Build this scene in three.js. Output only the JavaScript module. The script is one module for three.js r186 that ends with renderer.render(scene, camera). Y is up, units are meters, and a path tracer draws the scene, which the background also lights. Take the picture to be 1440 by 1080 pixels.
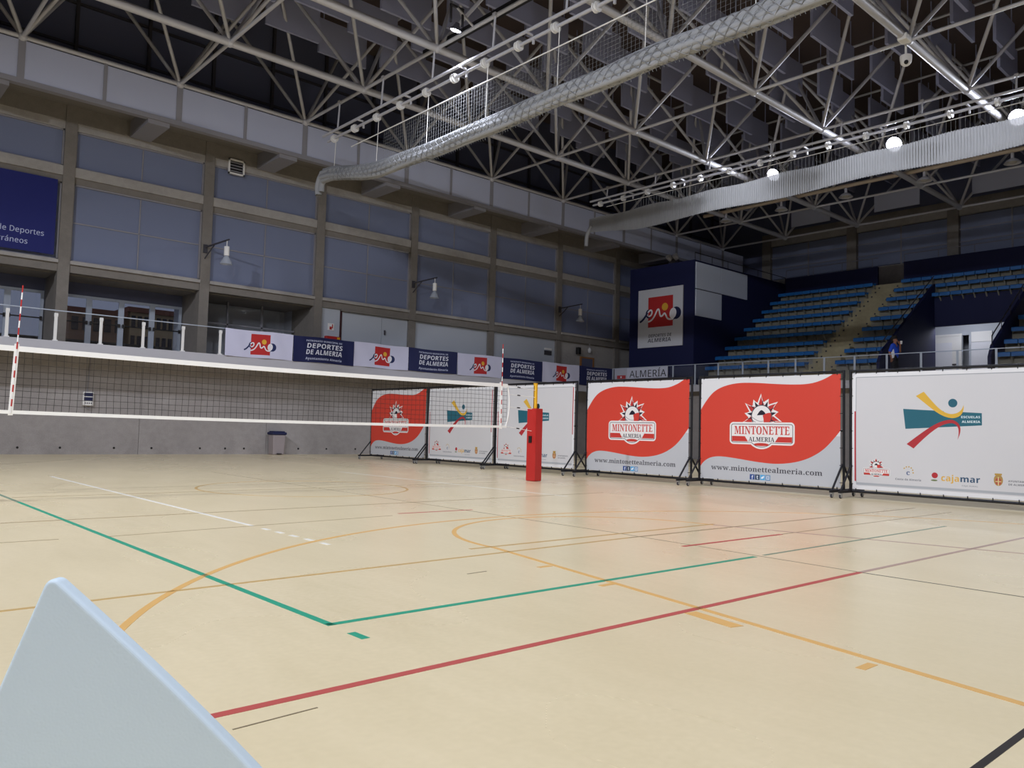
import * as THREE from 'three';
import { mergeGeometries } from 'three/addons/utils/BufferGeometryUtils.js';
import { RoundedBoxGeometry } from 'three/addons/geometries/RoundedBoxGeometry.js';
import { MarchingCubes } from 'three/addons/objects/MarchingCubes.js';
import { ImprovedNoise } from 'three/addons/math/ImprovedNoise.js';

// ------------------------------------------------------------------ camera, sky, lights, exposure
// World: X runs along the volleyball end line, -Z along the side line, origin at the green court corner, metres.
const scene = new THREE.Scene();
const camera = new THREE.PerspectiveCamera(2 * Math.atan(540 / 1124.23) * 180 / Math.PI, 1440 / 1080, 0.05, 400);
camera.position.set(-2.304, 1.104, 4.022);
camera.rotation.set(0.0585, -0.7332, 0.0258, 'YXZ');
scene.add(camera);
scene.background = new THREE.Color(0.105, 0.122, 0.18);            // overcast dusk outside
const renderer = new THREE.WebGLRenderer({ antialias: true });
renderer.toneMapping = THREE.LinearToneMapping;
renderer.toneMappingExposure = 1.03;
renderer.shadowMap.enabled = true;
const LAMP = new THREE.Color(0xeaf0ff);
const lampSpots = [                                                // x, y, z, aim x, aim z, candela
  [27.75, 12.15, -13.2, 11, -15, 120], [27.75, 12.2, -8.3, 9, -7, 115], [27.75, 12.1, -4.25, 9, -4, 110], [27.75, 12.1, 0.6, 8, 0, 100], [27.75, 12.1, 5.4, 8, 3, 100],
  [10.45, 11.95, -12.75, 9.2, -16, 100], [6.4, 11.9, -3.2, 6.5, -8, 100], [6.4, 11.9, 1.6, 7, -2, 85], [6.4, 11.9, 6.2, 7, 2, 80],
  [-6.5, 11.9, -11.5, 3.5, -16, 340], [-6.5, 11.9, -3.5, 8.5, -6, 285], [-6.5, 11.9, 3.2, 8.5, -1.5, 270], [-9.5, 11.9, 9.5, 1, 2, 190],  // last one is unseen, added to brighten the padded panel and near floor
];

// ------------------------------------------------------------------ helpers
let seed = 20240611;
const rnd = () => { seed = (seed * 1664525 + 1013904223) >>> 0; return seed / 4294967296; };
const taken = {};
function numbered(name) { const n = taken[name] = (taken[name] ?? -1) + 1; return n ? name + '_' + String(n).padStart(3, '0') : name; }
const V = (x, y, z) => new THREE.Vector3(x, y, z);
const bx = (w, h, d, x = 0, y = 0, z = 0) => new THREE.BoxGeometry(w, h, d).translate(x, y, z);
const b6 = (x0, x1, y0, y1, z0, z1) => bx(x1 - x0, y1 - y0, z1 - z0, (x0 + x1) / 2, (y0 + y1) / 2, (z0 + z1) / 2);
const rb = (w, h, d, r, x = 0, y = 0, z = 0, s = 2) => new RoundedBoxGeometry(w, h, d, s, r).translate(x, y, z);
function tube(a, b, r, seg = 10, r2 = r) {
  const d = b.clone().sub(a), g = new THREE.CylinderGeometry(r2, r, d.length(), seg, 1);
  g.applyQuaternion(new THREE.Quaternion().setFromUnitVectors(V(0, 1, 0), d.normalize()));
  return g.translate((a.x + b.x) / 2, (a.y + b.y) / 2, (a.z + b.z) / 2);
}
const cyl = (r, h, x, y, z, seg = 20, r2 = r) => new THREE.CylinderGeometry(r2, r, h, seg).translate(x, y, z);
const curveTube = (pts, r, n = 24, seg = 8) => new THREE.TubeGeometry(new THREE.CatmullRomCurve3(pts), n, r, seg, false);
const plain = (g) => { const o = g.index ? g.toNonIndexed() : g; for (const k of Object.keys(o.attributes)) if (!['position', 'normal', 'uv'].includes(k)) o.deleteAttribute(k); return o; };
const merge = (list) => mergeGeometries(list.map(plain));
function uvBox(g, s = 1) {                                          // uv in metres from the dominant axis
  const o = g.index ? g.toNonIndexed() : g, p = o.attributes.position, n = o.attributes.normal, uv = new Float32Array(p.count * 2);
  for (let i = 0; i < p.count; i++) {
    const ax = Math.abs(n.getX(i)), ay = Math.abs(n.getY(i)), az = Math.abs(n.getZ(i));
    const [u, v] = ay > ax && ay > az ? [p.getX(i), p.getZ(i)] : ax > az ? [p.getZ(i), p.getY(i)] : [p.getX(i), p.getY(i)];
    uv[2 * i] = u * s; uv[2 * i + 1] = v * s;
  }
  o.setAttribute('uv', new THREE.BufferAttribute(uv, 2)); return o;
}
function mesh(name, geo, m, parent, label) {
  const g = Array.isArray(geo) ? merge(geo) : geo, o = new THREE.Mesh(g, m);
  o.name = name; o.castShadow = o.receiveShadow = true;
  if (label) o.userData.label = label;
  parent.add(o); return o;
}
function tag(o, label, category, group) { o.userData.label = label; if (category) o.userData.category = category; if (group) o.userData.group = group; return o; }
function thing(name, label, category, [x, y, z] = [0, 0, 0], turn = 0, group) {
  const o = new THREE.Group(); o.name = numbered(name); o.position.set(x, y, z); o.rotation.y = turn; scene.add(o);
  return tag(o, label, category, group);
}
function single(name, geo, m, label, category, pos = [0, 0, 0], turn = 0, group) {
  const o = mesh(numbered(name), geo, m, scene); o.position.set(...pos); o.rotation.y = turn; return tag(o, label, category, group);
}
function struct(name, label) { const o = new THREE.Group(); o.name = name; o.userData = { kind: 'structure', label }; scene.add(o); return o; }
function dup(root, pos, turn = root.rotation.y, label) {
  const r = root.clone(); r.name = numbered(root.name.replace(/_\d{3}$/, '')); r.position.set(...pos); r.rotation.y = turn; scene.add(r);
  if (label) r.userData.label = label; return r;
}

// ------------------------------------------------------------------ textures and materials
const perlin = new ImprovedNoise();
function noiseTex(w, h, fn, srgb = true) {                            // fn(u, v) -> [r, g, b] 0..255
  const d = new Uint8Array(w * h * 4);
  for (let j = 0; j < h; j++) for (let i = 0; i < w; i++) {
    const c = fn(i / w, j / h), o = (j * w + i) * 4; d[o] = c[0]; d[o + 1] = c[1]; d[o + 2] = c[2]; d[o + 3] = 255;
  }
  const t = new THREE.DataTexture(d, w, h); t.magFilter = THREE.LinearFilter; t.minFilter = THREE.LinearMipmapLinearFilter; t.generateMipmaps = true;
  t.wrapS = t.wrapT = THREE.RepeatWrapping; if (srgb) t.colorSpace = THREE.SRGBColorSpace; t.needsUpdate = true; return t;
}
const tile = (u, v, fu, fv, z) => {                                  // noise that repeats over the unit square
  const a = (x, y) => perlin.noise(x * fu, y * fv, z);
  const wu = u, wv = v;
  return (a(u, v) * (1 - wu) + a(u - 1, v) * wu) * (1 - wv) + (a(u, v - 1) * (1 - wu) + a(u - 1, v - 1) * wu) * wv;
};
const clampB = (x) => Math.max(0, Math.min(255, x));
function canvasTex(w, h, draw) {
  const c = document.createElement('canvas'); c.width = w; c.height = h; draw(c.getContext('2d'), w, h);
  const t = new THREE.CanvasTexture(c); t.colorSpace = THREE.SRGBColorSpace; t.anisotropy = 8; return t;
}
const std = (color, roughness = 0.6, extra = {}) => new THREE.MeshStandardMaterial({ color, roughness, ...extra });
const phys = (color, roughness, extra = {}) => new THREE.MeshPhysicalMaterial({ color, roughness, ...extra });

const floorTex = noiseTex(512, 512, (u, v) => {
  const n = tile(u, v, 7, 3, 1.3) * 7 + tile(u, v, 40, 9, 4.1) * 4 + tile(u, v, 120, 120, 8.2) * 5;
  return [clampB(228 + n), clampB(211 + n), clampB(172 + n * 1.1)];
});
floorTex.repeat.set(0.25, 0.25);
const floorRough = noiseTex(256, 256, (u, v) => { const n = clampB(72 + tile(u, v, 4, 3, 2.2) * 10); return [n, n, n]; }, false);
floorRough.repeat.set(0.2, 0.2);
const concTex = noiseTex(512, 512, (u, v) => {
  const n = tile(u, v, 5, 5, 0.7) * 16 + tile(u, v, 22, 22, 3.7) * 11 + tile(u, v, 90, 90, 9.1) * 10;
  return [clampB(200 + n), clampB(198 + n), clampB(194 + n)];
});
concTex.repeat.set(0.3, 0.3);
const clothBump = noiseTex(256, 256, (u, v) => { const n = clampB(128 + tile(u, v, 60, 60, 1.1) * 90 + tile(u, v, 8, 8, 6.6) * 60); return [n, n, n]; }, false);
clothBump.repeat.set(2, 2);
const weave = noiseTex(128, 128, (u, v) => { const n = 128 + 100 * (Math.sin(u * Math.PI * 16) * Math.sin(v * Math.PI * 16)); return [n, n, n]; }, false);
const M = {
  floor: phys(0xffffff, 1, { map: floorTex, roughnessMap: floorRough, specularIntensity: 0.9 }),
  concrete: std(0xcdc8c8, 0.9, { map: concTex }),
  concreteBrown: std(0xa39d97, 0.9, { map: concTex }),
  paleBand: std(0xd2cecb, 0.85, { map: concTex }),
  stair: std(0xd6cba6, 0.9, { map: concTex }),
  step: std(0xc2bfb0, 0.92, { map: concTex }),
  fasciaPanel: std(0xb9bdd0, 0.75),
  frameGrey: std(0x8f8d92, 0.6),
  darkGrey: std(0x3c3a40, 0.7),
  steelWhite: std(0xc3c2c6, 0.45, { metalness: 0.1 }),
  roofDeck: std(0x5a4d49, 0.9),
  baffle: std(0xa6a9c4, 0.95),
  panelBlue: std(0x5c6078, 0.8),
  alu: std(0xb9c2cf, 0.4, { metalness: 0.35 }),
  glass: phys(0xffffff, 0.03, { transmission: 1, thickness: 0, ior: 1.5 }),
  polycarb: phys(0x939cb8, 0.95, { transmission: 0.42, thickness: 0 }),
  black: std(0x121214, 0.5),
  blackSteel: std(0x15151b, 0.45, { metalness: 0.2 }),
  chrome: std(0xbfc2c6, 0.3, { metalness: 0.8 }),
  white: std(0xeceae6, 0.6),
  netWhite: std(0xf2f0ea, 0.8),
  netCord: std(0x26221f, 0.9),
  curtain: std(0xa2a3a5, 0.85, { bumpMap: weave, bumpScale: 0.006 }),
  blueWall: std(0x0a1344, 0.7),
  seatBlue: std(0x1766ac, 0.4),
  red: std(0xb3241f, 0.55),
  redPad: phys(0xb8221d, 0.5, { sheen: 0.2 }),
  yellow: std(0xe5ad1c, 0.5),
  greyWall: std(0xb9bec6, 0.7),
  doorWhite: std(0xe6e6ea, 0.55),
  navy: std(0x141b46, 0.7),
  wood: std(0x9a6a3c, 0.6),
  skyboard: std(0xd4e3ec, 0.75, { bumpMap: clothBump, bumpScale: 0.0012 }),
};
const lampGlow = new THREE.MeshStandardMaterial({ color: 0xffffff, emissive: 0xeef0ff, emissiveIntensity: 30 });

// ------------------------------------------------------------------ floor and its painted lines
const X0 = -14, X1 = 41, ZB = 15, ZW = -24.2;
{
  const fl = struct('floor', 'beige vinyl sports floor with painted court lines');
  mesh('floor_surface', uvBox(b6(X0 - 0.3, 46, -0.3, 0, -28.2, ZB + 0.3)), M.floor, fl);
  const paint = (hex) => std(hex, 0.42, { polygonOffset: true });
  const C = { green: paint(0x2f9d7c), greenFaintGlare: paint(0x7d917a), red: paint(0xbe5750), redFaintGlare: paint(0xb7988a), orange: paint(0xdfb069), orangeThin: paint(0xc7a468),  // fainter green and red: glare over the right side painted into the lines
    white: paint(0xeae6da), brown: paint(0xa08b68), seam: paint(0x85765c), black: paint(0x2c2826) };
  const H = 0.0016;
  const strip = (x0, z0, x1, z1, w, m) => {
    const dx = x1 - x0, dz = z1 - z0, g = bx(Math.hypot(dx, dz), H, w, 0, H / 2, 0);
    g.rotateY(-Math.atan2(dz, dx)).translate((x0 + x1) / 2, 0, (z0 + z1) / 2); mesh('court_line', g, m, fl);
  };
  const arc = (cx, cz, r, a0, a1, w, m, lift = 0) => {
    const s = new THREE.Shape(); s.absarc(0, 0, r + w / 2, a0, a1, false); s.absarc(0, 0, r - w / 2, a1, a0, true);
    const g = new THREE.ExtrudeGeometry(s, { depth: H + lift, bevelEnabled: false, curveSegments: 60 }); g.rotateX(-Math.PI / 2).translate(cx, 0, cz); mesh('court_line', g, m, fl);
  };
  const D = Math.PI / 180;
  // basketball (orange): three-point arc, free-throw circle, trapezoid key, free-throw lines
  arc(4.5, 2.5, 6.23, 14 * D, 166 * D, 0.05, C.orange);
  arc(4.5, -1.72, 1.8, 0, 180 * D, 0.05, C.orange);
  strip(2.7, -1.72, 1.62, 3.1, 0.05, C.orange); strip(6.3, -1.72, 7.38, 3.1, 0.05, C.redFaintGlare);
  strip(2.45, -1.78, 6.4, -1.78, 0.045, C.orangeThin); strip(-2.4, -1.33, 4.4, -1.5, 0.04, C.orangeThin); strip(4.4, -1.5, 11.6, -1.38, 0.035, C.brown);
  { const g = bx(0.1, H, 0.4, 0, H / 2 + 0.0003, 0); g.rotateY(-0.22); g.translate(1.9, 0, 1.22); mesh('court_line', g, C.orange, fl); }
  for (const [x, z] of [[2.37, -0.7], [2.2, 0.12], [1.68, 2.25]]) strip(x - 0.08, z, x + 0.06, z, 0.05, C.orange);
  // handball and futsal (red)
  strip(-3.2, 1.0, 4.4, 0.98, 0.05, C.red); strip(4.4, 0.98, 11.9, 1.06, 0.045, C.redFaintGlare);
  strip(4.36, -0.78, 6.2, -0.75, 0.05, C.red); strip(6.2, -0.75, 11.4, -0.75, 0.02, C.brown); strip(3.6, -4.66, 4.78, -4.6, 0.05, C.red);
  // volleyball (green)
  strip(0, 0.025, 0, -8.2, 0.05, C.green); strip(0, -8.2, 0, -17.9, 0.05, C.greenFaintGlare);
  strip(-0.02, 0, 4.4, 0, 0.05, C.green); strip(4.55, 0, 9.05, 0, 0.035, C.greenFaintGlare); strip(0, 0.225, 0, 0.375, 0.05, C.green);
  strip(0.05, -8.9, 9, -8.9, 0.04, C.brown); strip(-0.6, -5.82, 9, -5.92, 0.035, C.brown); strip(0.02, -4.24, 3.4, -4.5, 0.02, C.brown);
  strip(-1.5, -4.3, -0.4, -4.27, 0.02, C.brown);
  // badminton style white lines and the dashes in front of them
  strip(1.5, -13.4, 1.5, -4.35, 0.05, C.white); strip(7.72, -13.3, 7.72, -5.6, 0.05, C.white);
  for (let k = 0; k < 5; k++) strip(1.5, -4.1 + k * 0.315, 1.5, -3.95 + k * 0.315, 0.05, C.white);
  // centre circle, floor seams and the black line nearest the bench
  arc(4.55, -9.0, 1.8, 0, 360 * D - 0.001, 0.045, C.orangeThin);
  strip(4.85, -14.0, 4.6, -1.9, 0.014, C.seam); strip(4.6, -1.9, 4.4, 1.0, 0.014, C.seam); strip(4.4, 1.0, 4.36, 6.0, 0.014, C.black);
  strip(0.3, 3.03, 3.6, 3.03, 0.03, C.black);
  strip(1.62, -0.79, 1.82, -0.8, 0.012, C.seam); strip(-1.05, 1.17, -0.7, 1.15, 0.008, C.seam);
  strip(-0.2, -16.2, 3.6, -20.6, 0.02, C.seam);
}

// ------------------------------------------------------------------ shell of the hall
const ROOF = 16.7, ZC = -24.4;
{
  const c = struct('ceiling', 'dark ribbed metal roof deck of the hall');
  mesh('roof_deck', b6(X0 - 0.3, 46.2, ROOF, ROOF + 0.3, -27.3, ZB + 0.3), M.roofDeck, c);
  const back = struct('wall_back', 'plain grey hall wall behind the players bench');
  mesh('wall_surface', uvBox(b6(X0 - 0.3, 46, 0, ROOF, ZB, ZB + 0.3)), M.concrete, back);
  const near = struct('wall_near', 'plain grey end wall of the hall');
  mesh('wall_surface', uvBox(b6(X0 - 0.3, X0, 0, ROOF, -27.3, ZB)), M.concrete, near);
}
const COLX = (k) => 3.9 + 4.49 * k, NODX = (k) => 2.08 + 4.49 * k;
const KC = [-4, -3, -2, -1, 0, 1, 2, 3, 4, 5, 6, 7, 8];
const wl = struct('wall_left', 'long gallery side wall with concrete columns, beams and a plain lower wall');
{
  // lower wall under the gallery, in cast panels with tie holes
  for (let k = -4; k < 9; k++) {
    const a = Math.max(X0, COLX(k) - 2), b = Math.min(45.6, COLX(k + 1) - 2);
    mesh('wall_panel', uvBox(b6(a + 0.006, b - 0.006, 0, 3.15, ZW - 0.25, ZW)), M.concrete, wl);
  }
  for (const x of [2.9, 4.06, 5.64, 6.82, 8.45, 9.35, 10.05, 12.2, 13.4, 14.7]) mesh('tie_hole', cyl(0.035, 0.012, 0, 0, 0, 12).rotateX(Math.PI / 2).translate(x, 0.21, ZW + 0.004), M.black, wl);
  for (const k of KC) {
    mesh('column', uvBox(b6(COLX(k) - 0.17, COLX(k) + 0.17, 3.15, 11.25, ZC - 0.3, ZC + 0.06)), M.concreteBrown, wl);
    const a = COLX(k) + 0.17, b = COLX(k + 1) - 0.17;
    mesh('beam', uvBox(b6(a, b, 5.8, 6.06, ZC - 0.3, ZC + 0.02)), M.concreteBrown, wl);
    mesh('ledge', uvBox(b6(a, b, 6.06, 6.17, ZC - 0.3, ZC + 0.1)), M.paleBand, wl);
    mesh('beam', uvBox(b6(a, b, 8.69, 8.9, ZC - 0.3, ZC - 0.03)), M.concreteBrown, wl);
    mesh('pale_band', uvBox(b6(a, b, 8.9, 9.21, ZC - 0.3, ZC + 0.03)), M.paleBand, wl);
    mesh('pale_band', uvBox(b6(a, b, 10.42, 10.68, ZC - 0.3, ZC)), M.paleBand, wl);
    mesh('beam', uvBox(b6(a, b, 10.68, 11.25, ZC - 0.3, ZC + 0.03)), M.concreteBrown, wl);
  }
  mesh('upper_wall', b6(X0, 46, 11.25, ROOF, ZC - 0.3, ZC - 0.1), M.panelBlue, wl);
  for (let k = -8; k < 18; k++) mesh('wall_post', b6(COLX(k / 2) - 0.05, COLX(k / 2) + 0.05, 11.4, ROOF, ZC - 0.1, ZC + 0.02), M.darkGrey, wl);
  for (const y of [13.2, 14.6]) mesh('wall_rail', b6(X0, 41, y, y + 0.07, ZC - 0.1, ZC + 0.0), M.darkGrey, wl);
  mesh('soffit', b6(X0, 41, 11.2, 11.28, ZC - 0.1, -23.25), M.concreteBrown, wl);
}
// corbels and the hanging fascia along the edge of the roof
{
  const f = struct('trim_1', 'row of pale fascia panels hanging under the roof edge with grey brackets');
  const zf = -22.46;
  const ks = []; for (let k = -3.5; k <= 8; k += 0.5) ks.push(k);
  for (const k of ks) {
    const main = Number.isInteger(k);
    mesh('fascia_panel', b6(NODX(k) + 0.05, NODX(k + 0.5) - 0.05, 10.93, 12.06, zf - 0.06, zf), M.fasciaPanel, f);
    mesh('fascia_mullion', b6(NODX(k) - (main ? 0.09 : 0.05), NODX(k) + (main ? 0.09 : 0.05), 10.8, 12.1, zf - 0.08, zf + 0.025), M.frameGrey, f);
    if (main) {
      mesh('corbel', b6(NODX(k) - 0.92, NODX(k) - 0.25, 10.64, 11.19, ZC + 0.04, zf - 0.04), M.frameGrey, f);
    }
  }
  mesh('fascia_beam', b6(X0, 40.9, 10.78, 10.93, zf - 0.2, zf + 0.03), M.frameGrey, f);
}
// translucent windows between the columns
let winN = 0;
for (const k of KC.slice(1, 12)) {
  const a = COLX(k) + 0.17, b = COLX(k + 1) - 0.17, c = (a + b) / 2, z = ZC - 0.1;
  const w = struct('window_' + (++winN), 'tall translucent blue-grey window of six panes between two concrete columns');
  const pane = (x0, x1, y0, y1) => mesh('pane', b6(x0, x1, y0, y1, z - 0.02, z), M.polycarb, w);
  const bar = (x0, x1, y0, y1, d = 0.025) => mesh('window_frame', b6(x0, x1, y0, y1, z - 0.04, z + d), M.frameGrey, w);
  for (const [y0, y1] of [[6.17, 7.44], [7.44, 8.69], [9.21, 10.42]]) { pane(a, c, y0, y1); pane(c, b, y0, y1); }
  for (const [y0, y1] of [[6.17, 8.69], [9.21, 10.42]]) {
    bar(a, a + 0.05, y0, y1, 0.05); bar(b - 0.05, b, y0, y1, 0.05); bar(a, b, y0, y0 + 0.05, 0.05); bar(a, b, y1 - 0.05, y1, 0.05); bar(c - 0.018, c + 0.018, y0, y1);
  }
  bar(a, b, 7.42, 7.46);
}
// gallery: slabs with pale edge
const ZG = -22.8, XB = 28.6, YG = 3.42;
{
  const g = struct('floor_gallery', 'grey concrete gallery deck running round the court with a pale front edge');
  mesh('slab', uvBox(b6(X0, 45.7, 3.15, YG, -27.2, ZG)), M.concrete, g);
  mesh('slab_edge', b6(X0, XB - 0.02, 3.13, YG + 0.02, ZG, ZG + 0.02), std(0xbdbcc2, 0.7), g, 'pale painted front edge');
  mesh('slab_edge', b6(XB - 0.02, XB, 3.13, YG + 0.02, ZG, ZB), std(0xbdbcc2, 0.7), g, 'pale painted front edge');
  mesh('slab', uvBox(b6(XB, 40.9, 3.15, YG, ZG, ZB)), M.concrete, g);
}
// glazed entrance bays (recessed) and solid bays behind the gallery
let doorN = 0;
function doorSet(x0, leaves, lw, z, top, label) {
  const d = struct('door_' + (++doorN), label);
  for (let i = 0; i < leaves; i++) {
    const a = x0 + i * lw, b = a + lw, post = (p, q, y0, y1) => mesh('door_frame', b6(p, q, y0, y1, z - 0.04, z + 0.03), M.alu, d);
    post(a, a + 0.09, YG, top); post(b - 0.09, b, YG, top); post(a + 0.09, b - 0.09, top - 0.09, top); post(a + 0.09, b - 0.09, YG, YG + 0.12);
    mesh('pane', b6(a + 0.09, b - 0.09, YG + 0.12, top - 0.09, z - 0.012, z - 0.004), M.glass, d);
    const bar = mesh('push_bar', [tube(V(a + 0.1, YG + 1.0, z + 0.1), V(b - 0.1, YG + 1.0, z + 0.1), 0.022), bx(0.06, 0.12, 0.1, a + 0.07, YG + 1.0, z + 0.06), bx(0.06, 0.12, 0.1, b - 0.07, YG + 1.0, z + 0.06)], M.black, d);
    bar.castShadow = true;
  }
}
{
  const zr = -26.0;
  for (const k of [-3, -2, -1, 0, 1]) {
    const a = COLX(k) + 0.17, b = COLX(k + 1) - 0.17;
    mesh('recess_ceiling', b6(a, b, 5.76, 5.86, zr - 0.3, ZC - 0.3), M.concreteBrown, wl);
    mesh('recess_side', uvBox(b6(COLX(k) - 0.12, COLX(k) + 0.12, YG, 5.8, zr - 0.3, ZC - 0.3)), M.concreteBrown, wl);
    if (k === 1) {
      mesh('room_wall', b6(a - 0.2, b + 0.2, YG, 5.9, -27.2, -27.1), M.greyWall, wl); mesh('room_ceiling', b6(a - 0.2, b + 0.2, 5.8, 5.9, -27.1, zr), M.concreteBrown, wl);
      for (const x of [a - 0.2, b + 0.1]) mesh('room_side', b6(x, x + 0.1, YG, 5.8, -27.1, zr - 0.06), M.greyWall, wl);
      const w = struct('window_' + (++winN), 'dark glazed bay behind the first white banner');
      for (let i = 0; i < 3; i++) {
        const p = a + i * (b - a) / 3, q = a + (i + 1) * (b - a) / 3;
        mesh('pane', b6(p + 0.03, q - 0.03, 3.6, 5.76, zr - 0.012, zr), M.glass, w);
        mesh('window_frame', b6(p - 0.03, p + 0.03, YG, 5.76, zr - 0.05, zr + 0.04), M.frameGrey, w);
      }
      mesh('window_frame', b6(a, b, YG, 3.6, zr - 0.05, zr + 0.04), M.frameGrey, w);
      mesh('window_frame', b6(a, b, 4.86, 4.92, zr - 0.05, zr + 0.04), M.frameGrey, w);
    } else {
      mesh('recess_header', b6(a, b, 5.34, 5.8, zr - 0.05, zr), M.panelBlue, wl);
      const lw = (b - a) / 4;
      doorSet(a, 2, lw, zr, 5.34, 'pair of aluminium framed glass doors with dark push bars in a recess');
      doorSet(a + 2 * lw, 2, lw, zr, 5.34, 'pair of aluminium framed glass doors with dark push bars in a recess');
    }
  }
  mesh('recess_side', uvBox(b6(COLX(2) - 0.12, COLX(2) + 0.12, YG, 5.8, zr - 0.3, ZC - 0.3)), M.concreteBrown, wl);
  // solid bays
  for (const k of [2, 3, 4, 5, 6, 7]) mesh('bay_wall', b6(COLX(k) + 0.17, COLX(k + 1) - 0.17, YG, 5.8, ZC - 0.25, ZC - 0.06), k < 5 ? M.greyWall : M.paleBand, wl);
  const d = struct('door_' + (++doorN), 'wide pale grey double door with a dark red frame beside the fire hose cabinet');
  mesh('door_frame', b6(13.92, 13.98, YG, 5.8, ZC - 0.06, ZC + 0.01), std(0x3b1a1c, 0.6), d);
  mesh('door_leaf', b6(13.99, 15.87, YG, 5.7, ZC - 0.06, ZC - 0.02), M.greyWall, d); mesh('door_leaf', b6(15.89, 17.18, YG, 5.7, ZC - 0.06, ZC - 0.02), M.greyWall, d);
  mesh('handle', rb(0.06, 0.2, 0.06, 0.02, 16.02, 5.08, ZC + 0.01), M.darkGrey, d);
  const d2 = struct('door_' + (++doorN), 'small wood framed door with a dark window at the end of the gallery');
  mesh('door_frame', [b6(28.05, 28.15, YG, 5.06, ZC - 0.06, ZC), b6(29.0, 29.1, YG, 5.06, ZC - 0.06, ZC), b6(28.15, 29.0, 4.98, 5.06, ZC - 0.06, ZC)], M.wood, d2);
  mesh('door_leaf', b6(28.15, 29.0, YG, 4.98, ZC - 0.06, ZC - 0.02), M.panelBlue, d2);
  mesh('service_rail', b6(13.9, 41, 5.74, 5.8, ZC, ZC + 0.12), M.concreteBrown, wl);
}
// glass railings on both gallery edges
{
  const r = thing('glass_railing', 'glass railing with white posts along the long side gallery', 'railing', [0, YG, ZG - 0.05]);
  for (let i = -12; i < 31; i++) {
    const x = 2.2 + i * 1.25; if (x > 28.5 || x < X0) continue;
    mesh('post', [rb(0.09, 0.86, 0.035, 0.012, x, 0.43, 0), bx(0.14, 0.05, 0.1, x, 0.025, 0), bx(0.1, 0.1, 0.06, x, 0.8, 0)], M.white, r);
    mesh('glass_panel', bx(1.12, 0.84, 0.012, x + 0.625, 0.5, 0), M.glass, r);
  }
  mesh('handrail', b6(X0, 28.55, 0.92, 0.95, -0.02, 0.02), M.alu, r);
  const q = thing('glass_railing', 'glass railing with grey posts in front of the grandstand', 'railing', [XB + 0.05, YG, 0]);
  for (let i = 0; i < 24; i++) {
    const z = -22.7 + i * 1.245; if (z > 6) break;
    mesh('post', [rb(0.035, 0.98, 0.08, 0.012, 0, 0.49, z), bx(0.1, 0.05, 0.14, 0, 0.025, z)], M.alu, q);
    mesh('glass_panel', bx(0.012, 0.82, 1.12, 0, 0.5, z + 0.62), M.glass, q);
  }
  mesh('handrail', b6(-0.02, 0.02, 0.955, 0.985, -22.7, 6), M.alu, q);
}
// wall below the grandstand gallery
{
  const w = struct('wall_far', 'wall under and behind the grandstand with columns and dim windows');
  mesh('wall_panel', uvBox(b6(XB + 0.7, XB + 0.95, 0, 3.15, ZW, ZB)), M.concrete, w);
  const X = 41;
  mesh('wall_surface', uvBox(b6(X, X + 0.3, YG, 10.5, -27.2, ZB)), M.paleBand, w);
  mesh('wall_surface', b6(X + 0.15, X + 0.45, 10.5, ROOF, -27.2, ZB), M.panelBlue, w);
  const zc = (k) => -21.3 + 5.22 * k;
  for (let k = 0; k < 6; k++) {
    mesh('column', uvBox(b6(X - 0.12, X + 0.2, YG, 13.3, zc(k) - 0.27, zc(k) + 0.27)), M.concreteBrown, w);
    mesh('pale_band', uvBox(b6(X - 0.02, X + 0.2, 12.55, 13.0, zc(k) + 0.27, zc(k + 1) - 0.27)), M.paleBand, w);
    mesh('beam', uvBox(b6(X - 0.05, X + 0.2, 13.0, 13.35, zc(k) + 0.27, zc(k + 1) - 0.27)), M.concreteBrown, w);
    const wn = struct('window_' + (++winN), 'dim translucent window between columns above the grandstand');
    const m = (zc(k) + zc(k + 1)) / 2;
    for (const [y0, y1] of [[10.55, 11.2], [11.2, 11.85], [11.85, 12.52]]) for (const [a, b] of [[zc(k) + 0.3, m - 0.02], [m + 0.02, zc(k + 1) - 0.3]]) mesh('pane', b6(X + 0.08, X + 0.12, y0 + 0.02, y1 - 0.02, a, b), M.polycarb, wn);
    mesh('window_frame', [b6(X + 0.03, X + 0.14, 10.5, 12.55, m - 0.03, m + 0.03), b6(X + 0.03, X + 0.14, 11.18, 11.22, zc(k) + 0.27, zc(k + 1) - 0.27), b6(X + 0.03, X + 0.14, 11.83, 11.87, zc(k) + 0.27, zc(k + 1) - 0.27)], M.frameGrey, wn);
  }
  for (let k = 0; k < 9; k++) mesh('hanging_panel', b6(38.1, 38.16, 12.7, 13.62, -18.15 + 4.55 * k, -15.95 + 4.55 * k), M.fasciaPanel, w);
}

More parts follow.
